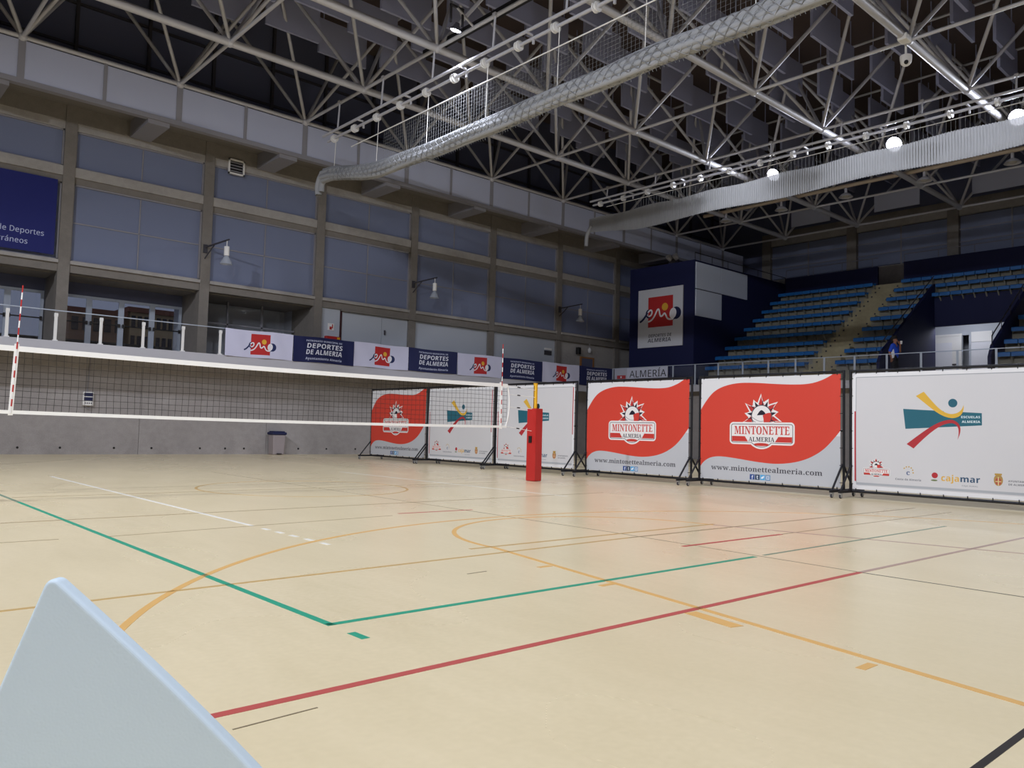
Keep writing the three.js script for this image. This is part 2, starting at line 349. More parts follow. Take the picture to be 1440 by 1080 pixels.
// ------------------------------------------------------------------ space frame roof
const ROWZ = [-22.46, -18.46, -14.45, -9.56, -4.79, 0, 4.8, 9.6, 13.6], YN = 12.16, YT = 15.95;
{
  const t = thing('space_frame', 'pale grey tubular steel space frame spanning the whole hall under the roof', 'roof truss');
  const rx = (z) => (z === ROWZ[0] ? 0.07 : 0.115);
  for (const z of ROWZ) for (let k = -3; k < 8; k++) mesh('bottom_chord', tube(V(NODX(k) + 0.06, YN, z), V(NODX(k + 1) - 0.06, YN, z), rx(z), 12), M.steelWhite, t);
  for (let k = -3; k <= 8; k++) for (let r = 0; r < ROWZ.length - 1; r++) mesh('cross_chord', tube(V(NODX(k), YN, ROWZ[r]), V(NODX(k), YN, ROWZ[r + 1]), 0.055, 8), M.steelWhite, t);
  for (const z of ROWZ) for (let k = -3; k <= 8; k++) mesh('node', new THREE.SphereGeometry(0.14, 12, 8).translate(NODX(k), YN, z), M.steelWhite, t);
  const zt = [-24.3, ...ROWZ.slice(0, -1).map((z, i) => (z + ROWZ[i + 1]) / 2)];
  const diags = [], tops = [];
  for (let r = 0; r < ROWZ.length; r++) for (let k = -3; k <= 8; k++) for (const sx of [-1, 1]) for (const sr of [0, 1]) {
    if (zt[r + sr] === undefined) continue;
    const a = V(NODX(k), YN, ROWZ[r]), b = V(NODX(k + sx / 2), YT, zt[r + sr]);
    if (b.x > 40.9) continue;
    diags.push([a, b]);
  }
  const cp = camera.position, fwd = V(Math.sin(0.7332), 0, -Math.cos(0.7332));
  const score = ([a, b]) => { const m = a.clone().add(b).multiplyScalar(0.5).sub(cp), f = m.dot(fwd), s = m.x * fwd.z * -1 + m.z * fwd.x; return f < 1 || Math.abs(s) > f * 0.85 ? 1e6 + m.length() : m.length(); };
  diags.sort((p, q) => score(p) - score(q));
  diags.slice(0, 298).forEach(([a, b]) => mesh('diagonal', tube(a, b, 0.06, 8), M.steelWhite, t));
  if (diags.length > 298) mesh('diagonal', diags.slice(298).map(([a, b]) => tube(a, b, 0.06, 6)), M.steelWhite, t).userData.kind = 'stuff';
  for (const z of zt) if (z > -24.2) mesh('top_chord', tube(V(X0, YT, z), V(40.6, YT, z), 0.06, 8), M.steelWhite, t);
  for (let k = -3; k <= 8; k++) mesh('top_chord', tube(V(NODX(k) + 2.245 > 40.8 ? 40.6 : NODX(k) + 2.245, YT, -22), V(NODX(k) + 2.245 > 40.8 ? 40.6 : NODX(k) + 2.245, YT, 13), 0.05, 8), M.steelWhite, t);
}
// acoustic baffles under the deck
{
  let first = null;
  for (let r = 0; r < 12; r++) for (let i = 0; i < 17; i++) {
    const x = 3.0 + i * 2.245, z = -21.6 + r * 2.05 + (i % 2) * 0.55;
    const pos = [x, 14.5, z];
    if (!first) {
      first = single('acoustic_baffle', [b6(-0.98, 0.98, 0, 1.25, -0.05, 0.05), bx(0.03, 0.95, 0.03, -0.8, 1.722, 0), bx(0.03, 0.95, 0.03, 0.8, 1.722, 0)], M.baffle, 'grey acoustic baffle hanging in a staggered row under the roof deck', 'baffle', pos, 0, 'acoustic baffles under the roof deck');
    } else dup(first, pos);
  }
}

// ------------------------------------------------------------------ flood lamps
{
  const light = ([x, y, z, ax, az, cd]) => {
    const s = new THREE.SpotLight(LAMP, cd, 0, 1.05, 0.6, 2);
    const d = V(ax - x, -y, az - z).normalize();
    s.position.set(x + d.x * 0.26, y + d.y * 0.26, z + d.z * 0.26); s.target.position.set(ax, 0, az);
    s.castShadow = true; s.shadow.radius = 10; s.shadow.mapSize.set(1024, 1024); s.shadow.bias = -0.0005;
    return [s, d];
  };
  const small = { housing: new THREE.LatheGeometry([[0.001, -0.16], [0.09, -0.15], [0.12, -0.05], [0.22, 0.1], [0.24, 0.12], [0.24, 0.15], [0.215, 0.15], [0.2, 0.1]].map(([a, b]) => new THREE.Vector2(a, b)), 28), lens: new THREE.CylinderGeometry(0.205, 0.205, 0.02, 28).translate(0, 0.115, 0) };
  const labels = ['bright floodlight beside the curtain net by the grandstand tower', 'bright floodlight above the grandstand aisle', 'bright floodlight above the grandstand tunnel', 'bright floodlight over the right end of the grandstand', 'bright floodlight over the far right of the grandstand',
    'small floodlight on the truss above the first gathered net', 'floodlight over the centre of the court', 'floodlight over the red court line', 'floodlight over the black court line', 'floodlight over the court corner', 'floodlight beyond the padded panel', 'floodlight over the players bench', 'unseen floodlight added to brighten the padded panel and near floor'];
  lampSpots.forEach((l, i) => {
    const t = thing('floodlight', labels[i], 'floodlight', [l[0], l[1], l[2]]);
    const [s, d] = light(l);
    const q = new THREE.Quaternion().setFromUnitVectors(V(0, 1, 0), d);
    const k = i === 5 ? 0.7 : 1.3;
    mesh('housing', small.housing.clone().scale(k, k, k).applyQuaternion(q), M.darkGrey, t);
    mesh('lens', small.lens.clone().scale(k, k, k).applyQuaternion(q), lampGlow, t, 'glowing white lens');
    mesh('bracket', [bx(0.05, 0.5, 0.05, -0.2, 0.32, 0), bx(0.05, 0.5, 0.05, 0.2, 0.32, 0), bx(0.45, 0.06, 0.06, 0, 0.55, 0)], M.darkGrey, t);
    { const nx = Math.round((l[0] - 2.08) / 4.49) * 4.49 + 2.08 - l[0]; mesh('mounting_arm', tube(V(0, 0.55, 0), V(nx, YN - l[1], 0), 0.035, 8), M.steelWhite, t); }
    scene.add(s); scene.add(s.target);
  });
}

// ------------------------------------------------------------------ curtain nets gathered under the roof
function pulleyRail(name, label, X, y, z0, z1, drop) {
  const t = thing(name, label, 'curtain rail', [X, y, 0]);
  mesh('pipe', tube(V(-0.1, 0.08, z0), V(-0.1, 0.08, z1), 0.045, 10), M.steelWhite, t);
  mesh('pipe', tube(V(0.1, -0.05, z0), V(0.1, -0.05, z1), 0.045, 10), M.steelWhite, t);
  for (let z = z0 + 0.4, i = 0; z < z1; z += 1.35, i++) {
    mesh('pulley', [new THREE.CylinderGeometry(0.13, 0.13, 0.03, 20).rotateX(Math.PI / 2).translate(0.1, -0.06, z), new THREE.CylinderGeometry(0.13, 0.13, 0.03, 20).rotateX(Math.PI / 2).translate(0.1, -0.06, z + 0.09), new THREE.CylinderGeometry(0.08, 0.08, 0.1, 16).rotateX(Math.PI / 2).translate(0.1, -0.06, z + 0.045)], M.white, t);
    if (i % 2 === 0) mesh('hanger', [tube(V(-0.1, 0.08, z + 0.6), V(-0.05, drop, z + 0.6), 0.03, 8), bx(0.12, 0.1, 0.12, -0.05, drop, z + 0.6)], M.steelWhite, t);
    else mesh('clamp', [bx(0.3, 0.05, 0.05, 0, 0.02, z + 0.6), bx(0.05, 0.25, 0.05, 0.1, -0.08, z + 0.6)], M.steelWhite, t);
  }
  return t;
}
pulleyRail('curtain_rail', 'pair of pale pipes with white pulleys above the first gathered net', NODX(2), 11.12, -20.9, 13, 1.02);
pulleyRail('curtain_rail', 'pair of pale pipes with white pulleys above the gathered net by the grandstand', NODX(5), 11.62, -20.6, 13, 0.54);
{
  // the first net, drawn up into a long bundle with loose mesh above it
  const X = NODX(2), t = thing('curtain_net', 'white divider net drawn up into a long drooping bundle across the hall', 'net', [X, 0, 0]);
  const yb = (z) => 9.18 + 0.62 * Math.max(0, Math.min(1, (-17 - z) / 3.6)) ** 1.3 + 0.02 * Math.sin(z * 0.6) + 0.012 * Math.sin(z * 1.9 + 1);
  const folds = [[0, 0.02, 0.14], [-0.07, 0.12, 0.09], [0.07, 0.11, 0.09], [0.0, 0.19, 0.07], [-0.1, -0.04, 0.08], [0.1, -0.03, 0.08], [-0.05, -0.13, 0.08], [0.05, -0.14, 0.08], [0, 0.25, 0.04]];
  folds.forEach(([dx, dy, r], i) => {
    const pts = []; for (let z = -20.95; z <= 13; z += 0.7) pts.push(V(dx + 0.015 * Math.sin(z * 1.7 + i * 2), yb(z) + dy + 0.015 * Math.sin(z * 1.3 + i * 1.3), z));
    const g = new THREE.TubeGeometry(new THREE.CatmullRomCurve3(pts), 180, r, 9, false); const uv = g.attributes.uv; for (let j = 0; j < uv.count; j++) uv.setXY(j, uv.getX(j) * 120, uv.getY(j) * 3);
    mesh('net_fold', g, M.curtain, t);
  });
  const lat = [];
  for (let h = 0; h < 10; h++) {
    const pts = [], sgn = h % 2 ? 1 : -1;
    for (let i = 0, z = -20.5; z < 13; z += 0.09, i++) { const a = sgn * i * 0.42 + h * 0.63, r = 0.235; pts.push(V(r * 0.85 * Math.cos(a), yb(z) + 0.02 + r * Math.sin(a), z)); }
    lat.push(new THREE.TubeGeometry(new THREE.CatmullRomCurve3(pts), 760, 0.011, 3, false));
  }
  mesh('net_lattice', lat, M.curtain, t).userData.kind = 'stuff';
  mesh('net_end', [curveTube([V(0, 9.95, -20.9), V(0.02, 9.8, -21.2), V(0, 9.5, -21.3), V(0, 9.2, -21.25)], 0.12), curveTube([V(0.05, 9.8, -20.8), V(0.05, 9.6, -21.1), V(0.03, 9.3, -21.1)], 0.1)], M.curtain, t);
  mesh('head_rope', tube(V(0.05, 10.45, -19.2), V(0.05, 10.62, 13), 0.018, 6), M.netWhite, t);
  const th = [];
  for (let z = -17.2; z < 13; z += 0.115) th.push(tube(V(0.05, yb(z) + 0.22, z), V(0.05, 10.5 + (z + 19) * 0.004, z), 0.004, 3));
  for (let k = 0; k < 9; k++) th.push(tube(V(0.05, 9.6 + k * 0.105, -17.2), V(0.05, 9.6 + k * 0.105, 13), 0.003, 3));
  mesh('loose_mesh', th, M.curtain, t).userData.kind = 'stuff';
  for (let z = -20.3; z < 12; z += 2.7) mesh('lifting_cord', tube(V(0.08, 11.0, z), V(0.04, yb(z) + 0.1, z), 0.012, 6), M.netWhite, t);
  const fr = []; for (let z = -16; z < 13; z += 0.1) fr.push(tube(V(0.02, yb(z) - 0.18, z), V(0.04, yb(z) - 0.27 - 0.04 * rnd(), z + 0.03), 0.006, 3));
  mesh('net_fringe', fr, M.curtain, t).userData.kind = 'stuff';
}
{
  // the second net, pleated
  const X = NODX(5), t = thing('curtain_net', 'pleated grey divider net hanging as a band in front of the grandstand lights', 'net', [X, 0, 0]);
  const pos = [], idx = [], n = 1500, z0 = -20.7, z1 = 13, rows = 4;
  for (let i = 0; i <= n; i++) {
    const z = z0 + (z1 - z0) * i / n, d = 0.035 * (i % 4 === 0 ? -1 : i % 4 === 2 ? 1 : 0), lo = 10.02 - 0.05 * Math.sin(z) + 0.25 * Math.max(0, (-18 - z) / 3), hi = 10.92 + 0.03 * Math.sin(z * 2.1);
    for (let j = 0; j <= rows; j++) { const f = j / rows; pos.push(d * (1 + 0.6 * Math.sin(f * 3.1)), lo + (hi - lo) * f + (i % 2) * 0.02 * (j === 0), z); }
    if (i < n) for (let j = 0; j < rows; j++) { const a = i * (rows + 1) + j, b = a + rows + 1; idx.push(a, b, a + 1, b, b + 1, a + 1); }
  }
  const g = new THREE.BufferGeometry(); g.setAttribute('position', new THREE.Float32BufferAttribute(pos, 3)); g.setIndex(idx); g.computeVertexNormals();
  mesh('net_band', g, phys(0xa8a8a8, 0.95, { transmission: 0.3, thickness: 0, side: THREE.DoubleSide }), t);
  mesh('head_rope', tube(V(0, 11.32, z0 + 1), V(0, 11.32, z1), 0.015, 6), M.netWhite, t);
  const th = []; for (let z = -18; z < 13; z += 0.14) th.push(tube(V(0, 10.9, z), V(0, 11.32, z), 0.006, 3));
  mesh('loose_mesh', th, M.curtain, t).userData.kind = 'stuff';
  mesh('net_tail', curveTube([V(0, 10.6, z0 + 0.1), V(0, 10.2, z0 - 0.15), V(0, 9.7, z0 - 0.2)], 0.09, 20, 8), M.curtain, t);
}
// cable tray beside the small floodlight, camera, distant pipe with unlit round lamps
{
  single('cable_tray', b6(11.22, 11.38, 12.28, 12.48, -15.4, -5), M.black, 'black cable tray lying along the truss beside the small floodlight', 'cable tray');
  const c = thing('security_camera', 'white dome camera hanging from a truss node', 'camera', [NODX(4), YN - 0.1, -4.85]);
  mesh('bracket', tube(V(0, 0, 0), V(0, -0.3, 0), 0.03), M.white, c); mesh('junction_box', rb(0.34, 0.18, 0.26, 0.03, -0.35, 0.02, 0.1), M.white, c);
  mesh('dome', [new THREE.SphereGeometry(0.15, 18, 12).translate(0, -0.46, 0), cyl(0.155, 0.12, 0, -0.38, 0)], M.white, c);
  mesh('lens', new THREE.SphereGeometry(0.06, 12, 8).translate(-0.1, -0.54, 0.05), M.black, c);
  const p = single('duct_pipe', tube(V(31.8, 12.3, -19.5), V(31.8, 12.3, 10), 0.09, 12), std(0xbfae98, 0.4), 'long tan pipe under the roof behind the floodlights', 'pipe');
  const lab = 'unlit round high bay lamp hanging on the long pipe over the grandstand';
  let f = null;
  for (const z of [-18.2, -15.2, -12.1, -8.8, -5.6, -2.4]) {
    if (f) { const q = dup(f, [31.8, 12.0, z]); continue; }
    f = thing('high_bay_lamp', lab, 'lamp', [31.8, 12.0, z], 0, 'unlit high bay lamps over the grandstand');
    mesh('housing', [cyl(0.06, 0.25, 0, 0.08, 0, 12), new THREE.LatheGeometry([[0.05, 0], [0.2, -0.08], [0.3, -0.2], [0.29, -0.2], [0.18, -0.07], [0.05, -0.02]].map(([a, b]) => new THREE.Vector2(a, b)), 24)], M.steelWhite, f);
    mesh('diffuser', new THREE.SphereGeometry(0.16, 14, 10).scale(1, 0.5, 1).translate(0, -0.14, 0), std(0xb9b4aa, 0.4), f);
  }
}

// ------------------------------------------------------------------ printed artwork
const SER = 'bold %px serif', SAN = 'bold %px sans-serif', font = (f, s) => f.replace('%', s);
function fitText(g, s, x, y, w, f, size, align = 'center') {
  g.font = font(f, size); g.textAlign = 'left'; g.textBaseline = 'alphabetic'; const k = w / g.measureText(s).width;
  g.save(); g.translate(align === 'center' ? x - w / 2 : x, y); g.scale(k, 1); g.fillText(s, 0, 0); g.restore();
}
function clubEmblem(g, cx, cy, r) {                                 // ball with flames over a name plate; r = ball radius
  const flame = (a, len, w, col) => { g.save(); g.translate(cx, cy); g.rotate(a); g.beginPath(); g.moveTo(-w, -r * 1.05); g.quadraticCurveTo(-w * 0.9, -r * 1.25, -w * 0.1, -r * len); g.quadraticCurveTo(w * 0.1, -r * 1.35, w, -r * 1.05); g.closePath(); g.fillStyle = col; g.fill(); g.restore(); };
  for (let i = -4; i <= 4; i++) { const big = i % 2 === 0; flame(i * 0.46, big ? 2.1 : 1.75, r * 0.46, '#ece8e4'); }
  g.fillStyle = '#ece8e4'; g.beginPath(); g.arc(cx, cy, r * 1.28, 0, 7); g.fill();
  for (let i = -4; i <= 4; i++) { const big = i % 2 === 0; flame(i * 0.46, big ? 1.85 : 1.5, r * (big ? 0.3 : 0.14), big ? '#c0322e' : '#1d1a2a'); if (big) flame(i * 0.46 + 0.1, 1.7, r * 0.06, '#1d1a2a'); }
  g.fillStyle = '#2a2733'; g.beginPath(); g.arc(cx, cy, r * 1.05, 0, 7); g.fill();
  g.fillStyle = '#ece8e4'; g.beginPath(); g.arc(cx, cy, r * 0.97, 0, 7); g.fill();
  g.save(); g.beginPath(); g.arc(cx, cy, r * 0.97, 0, 7); g.clip();
  g.fillStyle = '#141227'; g.beginPath(); g.moveTo(cx - r * 0.45, cy - r * 0.08); g.quadraticCurveTo(cx - r * 0.15, cy - r * 0.6, cx + r * 0.05, cy - r * 0.55); g.quadraticCurveTo(cx + r * 0.4, cy - r * 0.35, cx + r * 0.42, cy - r * 0.12); g.quadraticCurveTo(cx, cy - r * 0.1, cx - r * 0.45, cy - r * 0.08); g.fill();
  g.fillStyle = '#cf3a30'; g.beginPath(); g.moveTo(cx + r * 0.12, cy - r * 0.05); g.quadraticCurveTo(cx + r * 0.5, cy - r * 0.35, cx + r, cy - r * 0.3); g.lineTo(cx + r, cy + r); g.lineTo(cx + r * 0.15, cy + r); g.quadraticCurveTo(cx + r * 0.3, cy + r * 0.4, cx + r * 0.12, cy - r * 0.05); g.fill();
  g.strokeStyle = '#8e8a90'; g.lineWidth = r * 0.05; for (const k of [0.25, 0.5]) { g.beginPath(); g.moveTo(cx - r, cy + r * (k - 0.2)); g.quadraticCurveTo(cx - r * 0.3, cy + r * (k + 0.35), cx + r * 0.2, cy + r * (k + 0.2)); g.stroke(); }
  g.restore();
  const W = r * 6.2, x0 = cx - W / 2, y0 = cy + r * 0.72, h = r * 1.75;
  const plate = (m, col) => { g.fillStyle = col; g.beginPath(); g.roundRect(x0 - m, y0 - m, W + 2 * m, h + 2 * m, r * 0.22 + m); g.fill(); g.beginPath(); g.arc(cx, y0 + h * 0.42, r * 1.42 + m, 0.25, Math.PI - 0.25); g.fill(); };
  plate(r * 0.16, '#ece8e4'); plate(0, '#2b2632'); plate(-r * 0.05, '#ece8e4');
  g.fillStyle = '#c8372f'; g.fillRect(x0 + r * 0.08, y0 + h * 0.66, W - r * 0.16, h * 0.28);
  g.fillStyle = '#ece8e4'; g.beginPath(); g.moveTo(cx - r * 1.75, y0 + h * 0.6); g.lineTo(cx + r * 1.75, y0 + h * 0.6); g.lineTo(cx + r * 1.3, y0 + h * 0.98); g.lineTo(cx - r * 1.3, y0 + h * 0.98); g.fill();
  g.fillStyle = '#ece8e4'; g.beginPath(); g.arc(cx, y0 + h * 0.42, r * 1.3, 0.5, Math.PI - 0.5); g.fill();
  g.fillStyle = '#c8372f'; g.beginPath(); g.ellipse(cx, y0 + h * 1.08, r * 0.75, r * 0.14, 0, 0, 7); g.fill();
  g.fillStyle = '#c8372f'; fitText(g, 'MINTONETTE', cx, y0 + h * 0.55, W * 0.9, SER, r * 1.05);
  g.fillStyle = '#201d2a'; fitText(g, 'ALMERIA', cx, y0 + h * 0.93, W * 0.42, SER, r * 0.58);
}
const redArt = canvasTex(1320, 920, (g, w, h) => {
  const P = (u, v) => [u * w, v * h], line = (pts) => { const q = pts.map(([u, v]) => P(u, v)); for (let i = 1; i < q.length - 1; i++) g.quadraticCurveTo(q[i][0], q[i][1], (q[i][0] + q[i + 1][0]) / 2, (q[i][1] + q[i + 1][1]) / 2); g.lineTo(...q[q.length - 1]); };
  g.fillStyle = '#dcdbdb'; g.fillRect(0, 0, w, h);
  g.fillStyle = '#bfc1c4'; g.fillRect(0, h * 0.55, w, h * 0.45);
  g.fillStyle = '#d3402f'; g.beginPath(); g.moveTo(...P(0, 0.31));
  line([[0, 0.31], [0.05, 0.2], [0.13, 0.1], [0.27, 0.05], [0.42, 0.055], [0.58, 0.075], [0.72, 0.085], [0.82, 0.078], [0.9, 0.04], [0.95, 0]]);
  g.lineTo(w, 0); g.lineTo(w, 0.5 * h);
  line([[1, 0.5], [0.94, 0.61], [0.86, 0.71], [0.74, 0.79], [0.58, 0.825], [0.42, 0.81], [0.28, 0.785], [0.15, 0.77], [0.07, 0.79], [0.02, 0.84], [0, 0.88]]);
  g.closePath(); g.fill();
  clubEmblem(g, 0.466 * w, 0.375 * h, 0.072 * w);
  g.fillStyle = '#46454c'; fitText(g, 'www.mintonettealmeria.com', 0.487 * w, 0.905 * h, 0.8 * w, SER, 60);
  const sq = (i, col) => { g.fillStyle = col; g.fillRect(0.385 * w + i * 50, 0.93 * h, 46, 46); g.fillStyle = '#e9eef4'; };
  sq(0, '#2c4a8c'); g.font = font(SAN, 44); g.textAlign = 'center'; g.fillText('f', 0.385 * w + 24, 0.93 * h + 42);
  sq(1, '#2f4560'); g.fillText('t', 0.385 * w + 73, 0.93 * h + 38);
  sq(2, '#53a8dc'); g.beginPath(); g.ellipse(0.385 * w + 122, 0.93 * h + 24, 15, 9, -0.5, 0, 7); g.fill(); g.beginPath(); g.arc(0.385 * w + 133, 0.93 * h + 15, 6, 0, 7); g.fill();
  sq(3, '#4d7fae'); g.strokeStyle = '#e9eef4'; g.lineWidth = 4; g.strokeRect(0.385 * w + 159, 0.93 * h + 9, 28, 28); g.beginPath(); g.arc(0.385 * w + 173, 0.93 * h + 23, 8, 0, 7); g.stroke();
});
const whiteArt = canvasTex(1320, 920, (g, w, h) => {
  g.fillStyle = '#d4d2d2'; g.fillRect(0, 0, w, h);
  g.strokeStyle = '#e6e5e5'; g.lineWidth = 26; g.beginPath(); g.roundRect(16, 16, w - 32, h - 32, 30); g.stroke();
  g.strokeStyle = '#9da0a4'; g.lineWidth = 5; g.beginPath(); g.moveTo(30, h * 0.94); g.lineTo(30, 34); g.lineTo(w - 30, 34); g.stroke();
  g.fillStyle = '#aeb1b5'; g.fillRect(30, h * 0.94, w - 60, h * 0.02);
  g.fillStyle = '#b8272f'; g.fillRect(18, h * 0.33, 11, h * 0.6); g.fillRect(w - 32, h * 0.04, 12, h * 0.56);
  const U = (u) => u * w, Vv = (v) => v * h;
  g.fillStyle = '#1e6272'; g.beginPath(); g.moveTo(U(0.29), Vv(0.31)); g.lineTo(U(0.69), Vv(0.345)); g.lineTo(U(0.69), Vv(0.44)); g.lineTo(U(0.302), Vv(0.475)); g.fill();
  g.fillStyle = '#d4d2d2'; g.beginPath(); g.ellipse(U(0.548), Vv(0.285), U(0.055), Vv(0.085), 0, 0, 7); g.fill();
  g.fillStyle = '#1e5f72'; g.beginPath(); g.ellipse(U(0.548), Vv(0.265), U(0.023), Vv(0.034), 0, 0, 7); g.fill();
  g.fillStyle = '#e0b13c'; g.beginPath(); g.moveTo(U(0.358), Vv(0.205)); g.lineTo(U(0.4), Vv(0.17)); g.bezierCurveTo(U(0.46), Vv(0.28), U(0.49), Vv(0.345), U(0.54), Vv(0.352)); g.quadraticCurveTo(U(0.59), Vv(0.35), U(0.602), Vv(0.28)); g.quadraticCurveTo(U(0.606), Vv(0.38), U(0.545), Vv(0.385)); g.bezierCurveTo(U(0.48), Vv(0.38), U(0.43), Vv(0.29), U(0.358), Vv(0.205)); g.fill();
  g.fillStyle = '#b32c33'; g.beginPath(); g.moveTo(U(0.308), Vv(0.6)); g.lineTo(U(0.345), Vv(0.635)); g.bezierCurveTo(U(0.43), Vv(0.5), U(0.49), Vv(0.42), U(0.545), Vv(0.425)); g.quadraticCurveTo(U(0.59), Vv(0.44), U(0.57), Vv(0.555)); g.quadraticCurveTo(U(0.61), Vv(0.43), U(0.545), Vv(0.398)); g.bezierCurveTo(U(0.48), Vv(0.39), U(0.4), Vv(0.49), U(0.308), Vv(0.6)); g.fill();
  g.fillStyle = '#dfe8ea'; fitText(g, 'ESCUELAS', U(0.635), Vv(0.385), U(0.095), SAN, 24); fitText(g, 'ALMERIA', U(0.637), Vv(0.422), U(0.09), SAN, 24);
  clubEmblem(g, U(0.14), Vv(0.79), U(0.0235));
  g.fillStyle = '#38507e'; g.font = font(SER, 50); g.textAlign = 'center'; g.fillText('c', U(0.315), Vv(0.855));
  g.fillStyle = '#c9a13c'; for (let i = 0; i < 6; i++) { const a = -2.4 + i * 0.5; g.beginPath(); g.arc(U(0.315) + Math.cos(a) * 36, Vv(0.83) + Math.sin(a) * 40, 5, 0, 7); g.fill(); }
  g.fillStyle = '#7b7c82'; fitText(g, 'Costa de Almería', U(0.315), Vv(0.9), U(0.14), SAN, 22);
  g.fillStyle = '#b52a31'; g.beginPath(); g.arc(U(0.455), Vv(0.845), 21, 0, 7); g.fill(); g.fillStyle = '#6a7a4a'; g.beginPath(); g.ellipse(U(0.452), Vv(0.885), 22, 6, 0, 0, 7); g.fill();
  g.fillStyle = '#e0b04a'; fitText(g, 'caja', U(0.533), Vv(0.885), U(0.095), SAN, 62); g.fillStyle = '#2f4f6c'; fitText(g, 'mar', U(0.63), Vv(0.885), U(0.1), SAN, 62);
  g.fillStyle = '#a2a3a6'; fitText(g, 'CAJA RURAL', U(0.63), Vv(0.92), U(0.08), SAN, 14);
  g.fillStyle = '#b08a4a'; g.beginPath(); g.ellipse(U(0.765), Vv(0.855), 28, 40, 0, 0, 7); g.fill(); g.fillStyle = '#b5483f'; g.beginPath(); g.ellipse(U(0.765), Vv(0.865), 18, 26, 0, 0, 7); g.fill(); g.fillStyle = '#d8c48a'; g.fillRect(U(0.765) - 4, Vv(0.83), 8, 60); g.fillRect(U(0.765) - 18, Vv(0.862), 36, 7); g.fillStyle = '#b9933f'; g.fillRect(U(0.765) - 22, Vv(0.805), 44, 12);
  g.fillStyle = '#6f6f74'; fitText(g, 'AYUNTAMIENTO', U(0.87), Vv(0.865), U(0.12), SAN, 17); fitText(g, 'DE ALMERÍA', U(0.855), Vv(0.89), U(0.09), SAN, 17);
});
function cityLogo(g, cx, cy, s, ink = '#1f2a5a') {                      // red square, yellow sun, white wave, blue ends
  g.fillStyle = '#bf2a2b'; g.fillRect(cx - s * 0.5, cy - s * 0.5, s, s);
  g.fillStyle = '#e9b23a'; g.beginPath(); g.arc(cx + s * 0.18, cy - s * 0.14, s * 0.125, 0, 7); g.fill();
  g.lineCap = 'round'; g.lineJoin = 'round';
  g.strokeStyle = ink; g.lineWidth = s * 0.07; g.beginPath(); g.moveTo(cx - s * 0.82, cy + s * 0.28); g.quadraticCurveTo(cx - s * 0.66, cy + s * 0.22, cx - s * 0.5, cy - s * 0.06); g.stroke();
  g.lineWidth = s * 0.05; g.beginPath(); g.ellipse(cx - s * 0.48, cy + s * 0.04, s * 0.1, s * 0.12, 0, 0, 7); g.stroke();
  g.fillStyle = ink; g.beginPath(); g.ellipse(cx + s * 0.62, cy + s * 0.1, s * 0.2, s * 0.2, 0.2, 0, 7); g.fill(); g.beginPath(); g.moveTo(cx + s * 0.45, cy + s * 0.29); g.lineTo(cx + s * 0.75, cy + s * 0.2); g.lineTo(cx + s * 0.5, cy + s * 0.33); g.fill();
  g.strokeStyle = '#f0eef2'; g.lineWidth = s * 0.06; g.beginPath(); g.moveTo(cx - s * 0.5, cy - s * 0.02); g.bezierCurveTo(cx - s * 0.3, cy - s * 0.2, cx - s * 0.3, cy + s * 0.12, cx - s * 0.46, cy + s * 0.12);
  g.moveTo(cx - s * 0.48, cy + s * 0.3); g.bezierCurveTo(cx - s * 0.2, cy + s * 0.26, cx - s * 0.18, cy - s * 0.1, cx - s * 0.08, cy - s * 0.08); g.bezierCurveTo(cx - s * 0.02, cy - s * 0.05, cx - s * 0.05, cy + s * 0.16, cx + s * 0.04, cy + s * 0.16); g.bezierCurveTo(cx + s * 0.12, cy + s * 0.16, cx + s * 0.14, cy + s * 0.02, cx + s * 0.2, cy + s * 0.1); g.bezierCurveTo(cx + s * 0.26, cy + s * 0.2, cx + s * 0.26, cy + s * 0.32, cx + s * 0.5, cy + s * 0.28); g.stroke();
  g.lineWidth = s * 0.05; g.beginPath(); g.ellipse(cx + s * 0.5, cy + s * 0.1, s * 0.11, s * 0.15, 0.2, 0, 7); g.fillStyle = '#e9e6ec'; g.fill(); g.stroke();
}
const bannerWhite = canvasTex(760, 280, (g, w, h) => { g.fillStyle = '#d3d3ea'; g.fillRect(0, 0, w, h); cityLogo(g, w * 0.51, h * 0.5, 215, '#1f2a5a'); });
const bannerBlue = canvasTex(760, 280, (g, w, h) => {
  g.fillStyle = '#141c4e'; g.fillRect(0, 0, w, h); g.fillStyle = '#c9cfe6'; fitText(g, 'PATRONATO MUNICIPAL DE', w * 0.5, 52, w * 0.6, SAN, 26);
  g.save(); g.transform(1, 0, -0.12, 1, 20, 0); g.fillStyle = '#e6e8f2'; fitText(g, 'DEPORTES', w * 0.5, 122, w * 0.6, SAN, 74); fitText(g, 'DE ALMERIA', w * 0.5, 192, w * 0.6, SAN, 74); g.restore();
  g.fillStyle = '#c9cfe6'; fitText(g, 'Ayuntamiento Almería', w * 0.5, 250, w * 0.6, SAN, 36);
});
const towerArt = canvasTex(560, 600, (g, w, h) => { g.fillStyle = '#d3d5db'; g.fillRect(0, 0, w, h); cityLogo(g, w * 0.51, h * 0.4, 310, '#141a4a'); g.save(); g.transform(1, 0, -0.14, 1, 70, 0); g.fillStyle = '#4b4c58'; fitText(g, 'DEPORTES DE', w * 0.5, h * 0.83, w * 0.52, SAN, 44); fitText(g, 'ALMERIA', w * 0.5, h * 0.915, w * 0.52, SAN, 54); g.restore(); });
